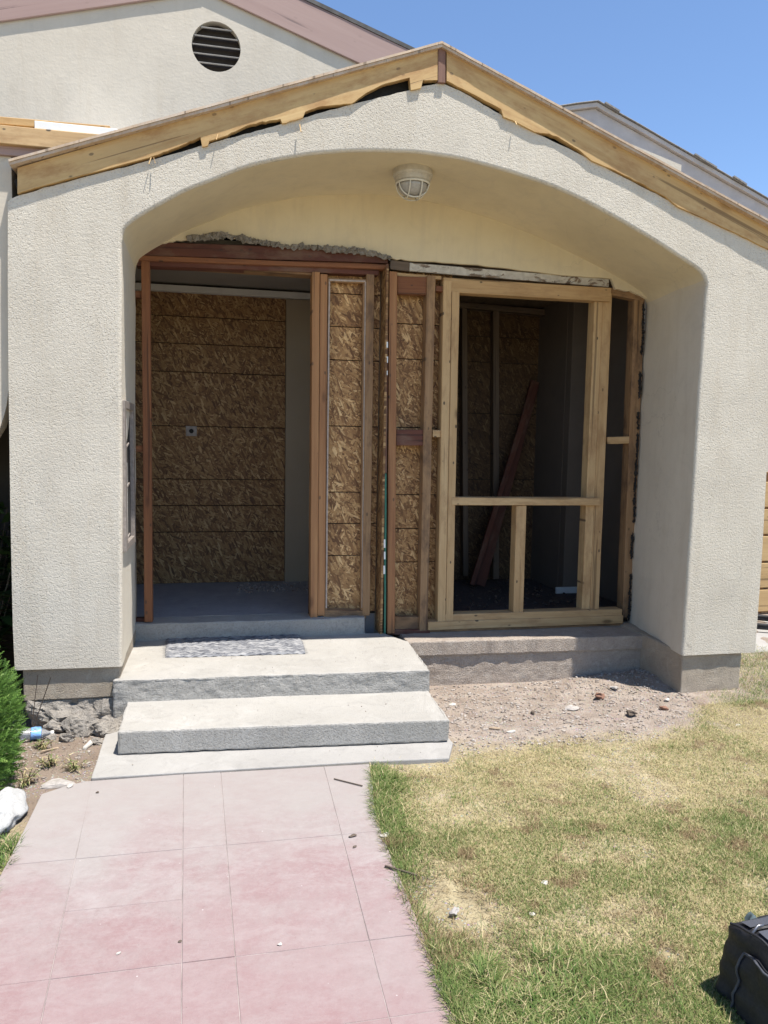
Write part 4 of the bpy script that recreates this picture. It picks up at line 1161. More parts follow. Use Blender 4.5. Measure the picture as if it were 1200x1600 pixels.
def fence():
    o = Vector((4.15, 1.9, 0))
    r = empty('board_fence', (4.3, 1.9, -0.1))
    tag(r, 'fence of wide horizontal tan boards seen in the gap right of the porch', 'fence')
    z = -0.13
    for i in range(5):
        h = (0.20, 0.225, 0.225, 0.225, 0.225)[i]
        beam('fence_board', (3.3, 1.9, z + h / 2), (7.0, 1.95, z + h / 2 + 0.01), h, 0.03, M['fence_wood'], r, (0, 0, 1), 0.003, 0.004)
        z += h + 0.022
    for x in (4.9, 6.5):
        beam('fence_post', (x, 1.99, -0.2), (x, 1.99, 1.15), 0.09, 0.09, M['old_brown'], r)
fence()
pad = slab('side_path', [(3.45, 0.75), (4.6, 0.8), (7, 0.9), (7, 1.7), (3.5, 1.65)], -0.3, -0.150, M['slab_concrete'], None, 0.01, 6, 0.002)
tag(pad, kind='structure')
def hose():
    bm = bmesh.new()
    pts = []
    for i in range(60):
        t = i / 59
        a = t * 4 * math.pi
        pts.append(Vector((4.48 + 0.23 * math.cos(a), 1.45 + 0.2 * math.sin(a), -0.125 + 0.022 * t * 2)))
    n = 8; rr = []
    for i, p in enumerate(pts):
        d = (pts[min(i + 1, 59)] - pts[max(i - 1, 0)]).normalized()
        x = d.cross(Vector((0, 0, 1))).normalized(); y = x.cross(d)
        rr.append([bm.verts.new(p + 0.016 * (math.cos(k * 2 * math.pi / n) * x + math.sin(k * 2 * math.pi / n) * y)) for k in range(n)])
    for i in range(59):
        for k in range(n): bm.faces.new((rr[i][k], rr[i][(k + 1) % n], rr[i + 1][(k + 1) % n], rr[i + 1][k]))
    o = from_bm('garden_hose', bm, M['rubber'], None, (4.48, 1.45, -0.12), True)
    tag(o, 'dark coiled hose lying on the concrete before the tan board fence', 'hose')
hose()

# ------------------------------------------------------------------ porch lamp under the arch
def lamp():
    c = Vector((1.053, 0.284, 2.868))
    r = empty('porch_lamp', c)
    tag(r, 'unlit round caged lamp fixed under the crown of the porch arch', 'lamp')
    def lathe(name, prof, m, n=32, sq=1.0, smooth=True):
        bm = bmesh.new(); rg = []
        for (rad, z) in prof:
            rg.append([bm.verts.new((c.x + rad * math.cos(k * 2 * math.pi / n), c.y + rad * math.sin(k * 2 * math.pi / n), c.z + z)) for k in range(n)])
        for i in range(len(rg) - 1):
            for k in range(n): bm.faces.new((rg[i][k], rg[i][(k + 1) % n], rg[i + 1][(k + 1) % n], rg[i + 1][k]))
        bm.faces.new(rg[0]); bm.faces.new(rg[-1][::-1])
        bmesh.ops.recalc_face_normals(bm, faces=bm.faces)
        return from_bm(name, bm, m, r, tuple(c), smooth)
    lathe('base', [(0.112, 0.02), (0.114, -0.012), (0.108, -0.022), (0.103, -0.024), (0.100, -0.045), (0.092, -0.052), (0.088, -0.053)], M['lamp_base'], smooth=False)
    lathe('globe', [(0.080, -0.05), (0.084, -0.065)] + [(0.084 * math.cos(t), -0.065 - 0.062 * math.sin(t)) for t in [i * math.pi / 2 / 10 for i in range(1, 10)]] + [(0.003, -0.127)], M['lamp_glass'])
    def tube(name, pts, rad=0.0042, n=8, closed=False):
        bm = bmesh.new(); rg = []
        N = len(pts)
        for i, p in enumerate(pts):
            a = pts[(i - 1) % N] if closed else pts[max(0, i - 1)]; b = pts[(i + 1) % N] if closed else pts[min(N - 1, i + 1)]
            d = (b - a).normalized(); ref = Vector((0.3, 0.2, 1)).normalized()
            if abs(d.dot(ref)) > 0.95: ref = Vector((1, 0, 0))
            x = d.cross(ref).normalized(); y = x.cross(d)
            rg.append([bm.verts.new(p + rad * (math.cos(k * 2 * math.pi / n) * x + math.sin(k * 2 * math.pi / n) * y)) for k in range(n)])
        for i in range(N if closed else N - 1):
            for k in range(n): bm.faces.new((rg[i][k], rg[i][(k + 1) % n], rg[(i + 1) % N][(k + 1) % n], rg[(i + 1) % N][k]))
        return from_bm(name, bm, M['lamp_cage'], r, tuple(c), True)
    tube('cage_ring', [c + Vector((0.094 * math.cos(t), 0.094 * math.sin(t), -0.058)) for t in [i * 2 * math.pi / 40 for i in range(40)]], 0.006, 8, True)
    for off in (-0.034, 0.034):
        R = math.sqrt(0.092 ** 2 - off ** 2)
        tube('cage_bar', [c + Vector((off, -R * math.cos(t), -0.058 - 0.078 * math.sin(t))) for t in [i * math.pi / 20 for i in range(21)]])
        tube('cage_bar', [c + Vector((-R * math.cos(t), off, -0.058 - 0.076 * math.sin(t))) for t in [i * math.pi / 20 for i in range(21)]])
lamp()

# ------------------------------------------------------------------ boards leaning inside the right-hand room
for (a, b, w, lab) in (((2.178, 2.120, 0.133), (2.741, 2.400, 1.927), 0.085, 'wide brown board leaning against the strand board wall inside the dark window room'),
                       ((2.087, 2.060, 0.152), (2.631, 2.320, 1.670), 0.05, 'narrow board leaning beside the wide brown board inside the dark window room')):
    o = beam('leaning_board', a, b, w, 0.03, M['dark_redwood'], None, (1, 0, 0))
    tag(o, lab, 'board', 'boards leaning in the window room')

# ------------------------------------------------------------------ leaves as quads
def leaf_mesh(name, P, D, S, Lg, Wd, tint, m, parent=None, origin=(0, 0, 0), bend=None):
    """P roots (n,3), D directions, S sideways vectors, Lg lengths, Wd widths: one folded blade each."""
    n = len(P)
    o = np.array(origin)
    P = P - o
    up = np.zeros((n, 3)) if bend is None else bend
    v = np.empty((n, 5, 3), np.float32)
    v[:, 0] = P - S * (Wd / 2)[:, None]
    v[:, 1] = P + S * (Wd / 2)[:, None]
    mid = P + D * (Lg * 0.55)[:, None] + up * 0.3
    v[:, 2] = mid + S * (Wd * 0.42)[:, None]
    v[:, 3] = mid - S * (Wd * 0.42)[:, None]
    v[:, 4] = P + D * Lg[:, None] + up
    me = bpy.data.meshes.new(name)
    me.vertices.add(n * 5)
    me.vertices.foreach_set('co', v.reshape(-1))
    base = (np.arange(n) * 5)[:, None]
    loops = np.concatenate([base + np.array([[0, 1, 2, 3]]), base + np.array([[3, 2, 4]])], axis=1).astype(np.int32).reshape(-1)
    me.loops.add(n * 7)
    me.loops.foreach_set('vertex_index', loops)
    me.polygons.add(n * 2)
    st = np.stack([np.arange(n) * 7, np.arange(n) * 7 + 4], 1).reshape(-1).astype(np.int32)
    me.polygons.foreach_set('loop_start', st)
    me.update(calc_edges=True)
    at = me.attributes.new('tint', 'FLOAT', 'POINT')
    at.data.foreach_set('value', np.repeat(tint.astype(np.float32), 5))
    return link_mesh(name, me, m, parent, origin)

def nrmz(a): return a / (np.linalg.norm(a, axis=1, keepdims=True) + 1e-9)

def vnoise(x, y, f, seed):
    """value noise on arrays"""
    X = x * f + seed * 17.3; Y = y * f + seed * 9.1
    xi = np.floor(X).astype(int); yi = np.floor(Y).astype(int)
    fx = X - xi; fy = Y - yi
    fx = fx * fx * (3 - 2 * fx); fy = fy * fy * (3 - 2 * fy)
    def h(a, b):
        q = np.sin(a * 127.1 + b * 311.7 + seed * 74.7) * 43758.5453
        return q - np.floor(q)
    return (h(xi, yi) * (1 - fx) + h(xi + 1, yi) * fx) * (1 - fy) + (h(xi, yi + 1) * (1 - fx) + h(xi + 1, yi + 1) * fx) * fy
def fnoise(x, y, f, seed, oc=4):
    s = 0; a = 0.5; t = 0
    for i in range(oc):
        s = s + a * vnoise(x, y, f * 2 ** i, seed + i); t += a; a *= 0.55
    return s / t

HG = None
def ground_arr(x, y):
    q = np.clip((y + 0.6) / 1.05, 0, 1); q = q * q * (3 - 2 * q)
    e = np.clip((x - 1.0) / 0.3, 0, 1); e = e * e * (3 - 2 * e)
    f = np.clip((x - 2.4) / 0.5, 0, 1); f = f * f * (3 - 2 * f)
    return -0.152 - 0.052 * q * e * (1 - f)

def sst(a, b, x):
    t = np.clip((x - a) / (b - a), 0, 1)
    return t * t * (3 - 2 * t)

# lawn: single blades, dry in the middle, greener along the path, by the pillar and near the camera
def lawn():
    def region(n, x0, x1, y0, y1):
        return rng.uniform(x0, x1, n), rng.uniform(y0, y1, n)
    xs, ys = [], []
    for (n, a) in ((480000, (0.55, 3.75, -2.75, -0.2)), (190000, (0.55, 2.1, -2.75, -1.35)), (80000, (2.5, 4.8, -0.6, 1.0)), (16000, (3.7, 6.2, -2.5, 0.3))):
        x, y = region(n, *a); xs.append(x); ys.append(y)
    x = np.concatenate(xs); y = np.concatenate(ys)
    jag = 0.16 * (fnoise(x, y, 4, 3) - 0.5) + 0.05 * (vnoise(x, y, 18, 5) - 0.5)
    # path edge
    ex = 0.588 + 0.072 * sst(-1.2, -0.72, y) + 0.2 * jag
    keep = x > ex - 0.012
    # bare dirt between steps, wall and lawn: boundary polyline y_b(x)
    yb = np.interp(x, [0.5, 0.66, 1.04, 1.07, 1.12, 1.3, 1.6, 1.95, 2.33, 2.63, 2.75, 2.81, 3.165, 3.2, 6], [-0.70, -0.72, -0.745, -0.68, -0.60, -0.58, -0.54, -0.54, -0.52, -0.24, -0.10, -0.02, -0.0, 0.85, 0.85])
    over = y - (yb + jag)
    p = 1 - sst(-0.22, 0.05, over)
    keep &= rng.random(len(x)) < p
    # worn bare spots
    bare = fnoise(x, y, 2.6, 21)
    spot = np.exp(-(((x - 0.74) / 0.12) ** 2 + ((y + 1.80) / 0.20) ** 2)) * 1.3 + np.exp(-(((x - 1.29) / 0.05) ** 2 + ((y + 2.13) / 0.05) ** 2)) + 0.8 * np.exp(-(((x - 0.84) / 0.09) ** 2 + ((y + 2.20) / 0.08) ** 2))
    keep &= rng.random(len(x)) > np.clip(spot * (0.4 + 0.9 * vnoise(x, y, 30, 8)), 0, 0.93)
    keep &= ~((x > 2.74) & (x < 3.175) & (y > 0.02))
    keep &= rng.random(len(x)) > 0.75 * sst(0.56, 0.72, bare)
    spot_k = np.clip(spot, 0, 1)[keep]
    x, y = x[keep], y[keep]
    n = len(x)
    z = ground_arr(x, y) + 0.004
    # greenness
    g = 0.45 + 0.62 * (fnoise(x, y, 1.7, 40) - 0.5) + 0.6 * (fnoise(x, y, 7, 44) - 0.5)
    g += 0.5 * (1 - sst(0.02, 0.17, x - (0.588 + 0.072 * sst(-1.2, -0.72, y))))           # along the path
    g += 0.42 * (1 - sst(-2.5, -1.75, y)) * (1 - sst(0.8, 1.5, x))                          # near corner
    g += 0.45 * sst(2.65, 3.05, x) * sst(-0.45, -0.0, y)                                    # by the pillar
    g -= 0.32 * sst(-1.52, -1.08, y) * (1 - 0.6 * sst(2.7, 3.1, x) * sst(-0.5, -0.1, y)) * sst(0.68, 0.92, x)         # scorched band
    g += 0.10 * (1 - sst(-2.13, -1.47, y))
    r = rng.random(n)
    green = r < np.clip(g, 0.04, 0.93)
    tint = np.where(green, 0.45 + 0.5 * rng.random(n) ** 0.9 * np.clip(0.45 + g, 0.4, 1), 0.10 + 0.28 * rng.random(n) ** 0.9)
    brown = rng.random(n) < np.clip(0.05 + 0.9 * sst(0.60, 0.74, fnoise(x, y, 9, 77)) + 0.7 * spot_k, 0, 0.85)
    tint = np.where(brown, 0.09 * rng.random(n), tint)
    lush = np.clip(g, 0, 1)
    edge = 1 - sst(0.0, 0.10, x - (0.588 + 0.072 * sst(-1.2, -0.72, y)))
    L = (0.008 + 0.017 * lush + 0.014 * edge) * rng.uniform(0.55, 1.45, n)
    L += 0.03 * (rng.random(n) < 0.03 * (0.3 + lush)) * rng.random(n)
    az = rng.uniform(0, 2 * np.pi, n)
    lean = np.where(green, rng.uniform(0.15, 1.0, n), rng.uniform(0.5, 1.45, n))
    D = np.stack([np.cos(az) * np.sin(lean), np.sin(az) * np.sin(lean), np.cos(lean)], 1)
    a2 = az + np.pi / 2 + rng.normal(0, 0.4, n)
    Sv = np.stack([np.cos(a2), np.sin(a2), np.zeros(n)], 1)
    Wd = rng.uniform(0.0012, 0.0024, n)
    bend = np.stack([np.cos(az) * L * 0.25, np.sin(az) * L * 0.25, -L * rng.uniform(0, 0.3, n)], 1)
    P = np.stack([x, y, z], 1)
    o = leaf_mesh('lawn', P, D, Sv, L, Wd, tint, M['grass'], None, (0, 0, 0), bend)
    tag(o, kind='stuff')
    # longer green tufts hanging over the right rim of the path
    cx_ = rng.uniform(-2.7, -0.73, 150); cl = rng.random(150)
    m = 17000
    ci = rng.integers(0, 150, m)
    y = cx_[ci] + rng.normal(0, 0.022, m)
    dens_ = 0.25 + 0.75 * (sst(-1.4, -1.15, y) + (1 - sst(-2.1, -1.95, y)))
    x = 0.592 + 0.072 * sst(-1.2, -0.72, y) + np.abs(rng.normal(0.015, 0.05, m))
    kk = (rng.random(m) < dens_) & ~((y > -2.0) & (y < -1.62)); x, y, ci = x[kk], y[kk], ci[kk]; m = len(x)
    L = rng.uniform(0.02, 0.062, m) * (0.6 + 0.6 * cl[ci]); az = rng.uniform(0, 2 * np.pi, m); lean = rng.uniform(0.15, 1.15, m)
    D = np.stack([np.cos(az) * np.sin(lean), np.sin(az) * np.sin(lean), np.cos(lean)], 1)
    Sv = np.stack([-np.sin(az), np.cos(az), np.zeros(m)], 1)
    bend = np.stack([np.cos(az) * L * 0.3, np.sin(az) * L * 0.3, -L * 0.3], 1)
    mf = 16000
    xf = 0.60 + np.abs(rng.normal(0, 0.17, mf)); yf = -2.08 - np.abs(rng.normal(0, 0.30, mf))
    kf = (fnoise(xf, yf, 8, 91) > 0.42) & (yf > -2.85); xf, yf = xf[kf], yf[kf]; mf = len(xf)
    azf = rng.uniform(0, 2 * np.pi, mf); lf = rng.uniform(0.15, 1.0, mf); Lf = rng.uniform(0.025, 0.075, mf)
    x = np.concatenate([x, xf]); y = np.concatenate([y, yf]); L = np.concatenate([L, Lf]); m = len(x)
    az = np.concatenate([az, azf]); lean = np.concatenate([lean, lf])
    D = np.stack([np.cos(az) * np.sin(lean), np.sin(az) * np.sin(lean), np.cos(lean)], 1)
    Sv = np.stack([-np.sin(az), np.cos(az), np.zeros(m)], 1)
    bend = np.stack([np.cos(az) * L * 0.3, np.sin(az) * L * 0.3, -L * 0.3], 1)
    tuft = leaf_mesh('path_edge_grass', np.stack([x, y, ground_arr(x, y)], 1), D, Sv, L, rng.uniform(0.0018, 0.0035, m), np.where(rng.random(m) < 0.8, rng.uniform(0.5, 0.95, m), rng.uniform(0.1, 0.35, m)), M['grass'], None, (0, 0, 0), bend)
    tag(tuft, kind='stuff')
    # strip of greener grass left of the path
    x = rng.uniform(-1.6, -0.70, 36000); y = rng.uniform(-3.2, -1.0, 36000)
    k = (x < -0.740 + 0.012 * vnoise(x, y, 30, 2) + 0.03 * (vnoise(x, y, 9, 6) - 0.4)) & (rng.random(len(x)) < 1 - sst(-1.22, -1.05, y))
    x, y = x[k], y[k]; n = len(x)
    L = rng.uniform(0.025, 0.075, n); az = rng.uniform(0, 2 * np.pi, n); lean = rng.uniform(0.1, 0.9, n)
    D = np.stack([np.cos(az) * np.sin(lean), np.sin(az) * np.sin(lean), np.cos(lean)], 1)
    Sv = np.stack([-np.sin(az), np.cos(az), np.zeros(n)], 1)
    bend = np.stack([np.cos(az) * L * 0.3, np.sin(az) * L * 0.3, -L * 0.2], 1)
    o = leaf_mesh('grass_verge', np.stack([x, y, ground_arr(x, y)], 1), D, Sv, L, rng.uniform(0.002, 0.004, n), np.where(rng.random(n) < 0.85, rng.uniform(0.6, 1, n), rng.uniform(0.1, 0.4, n)), M['grass'], None, (0, 0, 0), bend)
    tag(o, kind='stuff')
lawn()

# ------------------------------------------------------------------ shrub at the left
def shrub():
    base = Vector((-1.225, -0.62, gz(-1.225, -0.62)))
    r = empty('conifer_shrub', base)
    tag(r, 'bright green feathery conifer shrub at the left edge beside the path', 'shrub')
    bm = bmesh.new()
    def limb(p, q, r0, r1):
        d = (q - p).normalized(); x = d.orthogonal().normalized(); y = d.cross(x)
        a = [bm.verts.new(p + r0 * (math.cos(k * 1.047) * x + math.sin(k * 1.047) * y)) for k in range(6)]
        b = [bm.verts.new(q + r1 * (math.cos(k * 1.047) * x + math.sin(k * 1.047) * y)) for k in range(6)]
        for k in range(6): bm.faces.new((a[k], a[(k + 1) % 6], b[(k + 1) % 6], b[k]))
    limb(base - Vector((0, 0, 0.05)), base + Vector((0, 0, 0.35)), 0.03, 0.018)
    for i in range(16):
        t = random.random(); a = random.uniform(0, 6.28)
        p = base + Vector((0, 0, 0.05 + 0.3 * t))
        limb(p, p + Vector((math.cos(a) * 0.22, math.sin(a) * 0.22, 0.14)), 0.009, 0.003)
    from_bm('trunk', bm, M['bark'], r, tuple(base))
    # sprays on lumpy shells
    P, D, S_, L, Wd, T = [], [], [], [], [], []
    n = 15000
    cen = np.array([base.x, base.y, base.z + 0.24]); rad = np.array([0.34, 0.38, 0.42])
    for i in range(n):
        d = rng.normal(0, 1, 3); d /= np.linalg.norm(d)
        if d[2] < -0.75: continue
        lump = 1 + 0.17 * noise.noise(Vector(d * 2.6)) + 0.12 * noise.noise(Vector(d * 6.0)) + 0.05 * noise.noise(Vector(d * 14))
        p = cen + d * rad * lump * (1 - 0.30 * rng.random() ** 2.2)
        if p[2] < base.z - 0.01: continue
        dr = d * 0.9 + np.array([0, 0, 0.5]) + rng.normal(0, 0.35, 3); dr /= np.linalg.norm(dr)
        ln = rng.uniform(0.02, 0.045)
        sd = np.cross(dr, rng.normal(0, 1, 3)); sd /= np.linalg.norm(sd)
        tint0 = rng.uniform(0.0, 0.75)
        for q in range(8):
            t = q / 7
            side = 1 if q % 2 else -1
            pp = p + dr * ln * t
            dd = dr * 0.75 + sd * side * (0.8 - 0.5 * t); dd /= np.linalg.norm(dd)
            P.append(pp); D.append(dd); S_.append(np.cross(dd, np.cross(dr, sd)))
            L.append(ln * (0.38 - 0.16 * t)); Wd.append(0.0042); T.append(min(1, tint0 + 0.25 * t))
    P = np.array(P); D = np.array(D); S_ = nrmz(np.array(S_))
    fo = leaf_mesh('foliage', P, D, S_, np.array(L), np.array(Wd), np.array(T), M['conifer_leaf'], r, tuple(base))
    tag(fo, kind='stuff')
shrub()

def leafy_plant(name, base, label, n, h, spread, ll, lw, m, cat='plant'):
    b = Vector(base)
    r = empty(name, b)
    tag(r, label, cat)
    bm = bmesh.new(); P, D, S_, L, Wd, T = [], [], [], [], [], []
    for i in range(n):
        a = rng.uniform(0, 6.28); k = rng.uniform(0.1, 1) ** 0.7
        tip = np.array([b.x + spread * k * math.cos(a), b.y + spread * k * math.sin(a), b.z + h * rng.uniform(0.45, 1)])
        q = Vector(tip)
        x = Vector((0.004, 0, 0)); y = Vector((0, 0.004, 0))
        va = [bm.verts.new(b + x), bm.verts.new(b + y), bm.verts.new(b - x)]; vb = [bm.verts.new(q + x * .4), bm.verts.new(q + y * .4), bm.verts.new(q - x * .4)]
        for e in range(3): bm.faces.new((va[e], va[(e + 1) % 3], vb[(e + 1) % 3], vb[e]))
        for s in range(12):
            t = 0.25 + 0.75 * s / 11
            p = np.array(b) * (1 - t) + tip * t
            d = rng.normal(0, 1, 3); d[2] = d[2] * 0.4 + 0.1; d /= np.linalg.norm(d)
            sd = np.cross(d, [0, 0, 1]); sd = sd / (np.linalg.norm(sd) + 1e-6) + rng.normal(0, 0.25, 3)
            P.append(p); D.append(d); S_.append(sd); L.append(ll * rng.uniform(0.6, 1.2)); Wd.append(lw * rng.uniform(0.7, 1.1)); T.append(rng.uniform(0, 1) ** 1.5)
    from_bm('stem', bm, M['bark'], r, tuple(b))
    P = np.array(P); bend = np.zeros_like(P); bend[:, 2] = -0.25 * np.array(L)
    lc = leaf_mesh('leaf_cluster', P, np.array(D), nrmz(np.array(S_)), np.array(L), np.array(Wd), np.array(T), M[m], r, tuple(b), bend)
    tag(lc, kind='stuff')
leafy_plant('broadleaf_bush', (-1.34, 0.42, -0.16), 'dark broad leaved bush in the shade left of the left pillar', 70, 1.2, 0.26, 0.13, 0.055, 'dark_leaf', 'bush')
leafy_plant('broadleaf_bush', (-1.75, 0.35, -0.16), 'taller dark leaved bush at the far left behind the conifer shrub', 90, 1.45, 0.42, 0.16, 0.06, 'dark_leaf', 'bush')

# weeds in the soil left of the steps
for i, (x, y, lab, hh) in enumerate(((-0.77, -0.46, 'wispy green weed in the bare soil beside the lowest slab', 0.06), (-0.66, -0.52, 'sprawling weed with yellowing leaves at the corner of the entry slab', 0.055),
                          (-0.84, -0.64, 'grassy weed growing beside the white painted stone', 0.07), (-0.86, -0.24, 'small weed near the plastic bottle', 0.05))):
    leafy_plant('weed', (x, y, gz(x, y)), lab, 10, hh, 0.06, 0.035, 0.004, 'grass', 'weed')

# white painted stone
bm = rock_bm(0.085, 0.8, 1.7, 0.66, 4.2, 4, 0.4)
for v in bm.verts: v.co = v.co + 0.006 * v.co.normalized() * noise.noise(v.co * 40) + Vector((-0.835, -0.95, -0.115))
tag(from_bm('white_stone', bm, M['white_stone_paint'], None, (-0.835, -0.95, -0.16), True), 'white painted stone with grey worn patches beside the path under the shrub', 'stone')

# crumpled water bottle
def bottle():
    c = Vector((-0.93, -0.12, gz(-0.93, -0.12) + 0.034))
    r = empty('plastic_bottle', c)
    tag(r, 'crumpled clear plastic bottle with a blue label lying by the broken footing', 'bottle')
    prof = [(-0.085, 0.004), (-0.083, 0.024), (-0.07, 0.031), (-0.03, 0.029), (0.0, 0.032), (0.03, 0.031), (0.055, 0.025), (0.075, 0.012), (0.085, 0.011)]
    def tubep(prof, name, m, k0=1.0):
        bm = bmesh.new(); rg = []
        for (t, rad) in prof:
            rg.append([bm.verts.new((t, rad * k0 * math.cos(k * 2 * math.pi / 20) * (1 + 0.3 * noise.noise(Vector((t * 40, k * 0.9, 1)))), 0.85 * rad * k0 * math.sin(k * 2 * math.pi / 20) * (1 + 0.3 * noise.noise(Vector((t * 40, k * 0.9, 8)))))) for k in range(20)])
        for i in range(len(rg) - 1):
            for k in range(20): bm.faces.new((rg[i][k], rg[i][(k + 1) % 20], rg[i + 1][(k + 1) % 20], rg[i + 1][k]))
        R = Matrix.Rotation(0.25, 3, 'Z') @ Matrix.Rotation(0.12, 3, 'Y')
        for v in bm.verts: v.co = R @ v.co + c
        return from_bm(name, bm, M[m], r, tuple(c), True)
    tubep(prof, 'bottle_body', 'bottle_plastic')
    tubep([(-0.005, 0.033), (0.012, 0.0335), (0.03, 0.0325), (0.04, 0.031)], 'label', 'bottle_label', 1.03)
    tubep([(0.085, 0.001), (0.0851, 0.014), (0.10, 0.014), (0.1005, 0.001)], 'cap', 'metal_white')
bottle()

# broken pieces of concrete in front of the footing
chunks = [(-0.70, -0.06, 0.08, 'largest jagged lump of broken concrete under the left pillar'), (-0.585, -0.10, 0.055, 'lump of broken concrete leaning on the lower step beneath the left pillar'),
          (-0.83, -0.02, 0.05, 'rough lump of broken concrete left of the largest one under the left pillar'), (-0.76, -0.16, 0.032, 'small broken lump lying before the largest concrete lump under the left pillar'),
          (-0.61, -0.22, 0.026, 'small stone on the soil beside the end of the lower step'), (-0.84, -0.13, 0.022, 'small stone between the plastic bottle and the broken footing'),
          (-0.56, 0.0, 0.045, 'broken lump wedged between the footing and the upper step')]
for i, (x, y, s, lab) in enumerate(chunks):
    bm = rock_bm(s, 1.2, 0.9, 0.85, i * 1.7 + 0.6, 4, 0.4)
    for v in bm.verts: v.co = v.co + v.co.normalized() * (0.10 * s * noise.noise(v.co * 60) + 0.05 * s * noise.noise(v.co * 150))
    zc = gz(x, y) + s * 0.42
    for v in bm.verts: v.co += Vector((x, y, zc))
    tag(from_bm('concrete_chunk', bm, M['broken_mortar'], None, (x, y, zc - s * 0.4)), lab, 'rubble', 'broken concrete under the left pillar')
# flat stone at the edge of the path
bm = rock_bm(0.06, 1.4, 0.8, 0.25, 9.4, 3, 0.3)
for v in bm.verts: v.co += Vector((-0.70, -0.66, -0.15))
tag(from_bm('flat_stone', bm, M['stone_grey'], None, (-0.70, -0.66, -0.16)), 'flat grey stone at the top left corner of the pink path', 'stone')

# ------------------------------------------------------------------ litter on the dirt, the lawn and the path
def nm_rock(lab): return 'crumb' in lab or 'scrap' in lab and 'wood' not in lab
def flake(name, u, z_at, sx, sy, sz, ang, m, lab, cat, tilt=0.0, group=None, seed=0):
    x, y = u
    if cat in ('stone', 'clod', 'crumb', 'leaf', 'brick') or nm_rock(lab):
        bm = rock_bm(0.5, sx, sy, sz, seed + 0.3, 2, 0.45)
    else:
        bm = cube_bm(sx, sy, sz, min(sx, sy, sz) * 0.2)
    bmesh.ops.subdivide_edges(bm, edges=[e for e in bm.edges if e.calc_length() > 0.5 * min(sx, sy)], cuts=1)
    for v in bm.verts:
        v.co += Vector((noise.noise(v.co * 60 + Vector((seed, 0, 0))), noise.noise(v.co * 60 + Vector((0, seed, 0))), 0)) * min(sx, sy) * 0.3
        v.co.z += 0.2 * sz * noise.noise(v.co * 50)
    me = bpy.data.meshes.new(name); bm.to_mesh(me); bm.free()
    o = link_mesh(name, me, M[m], None, (x, y, z_at + sz * 0.5 + abs(tilt) * sx * 0.35))
    o.rotation_euler = (0, tilt, ang)
    return tag(o, lab, cat, group)
def on_dirt(u): return gz(u[0], u[1])
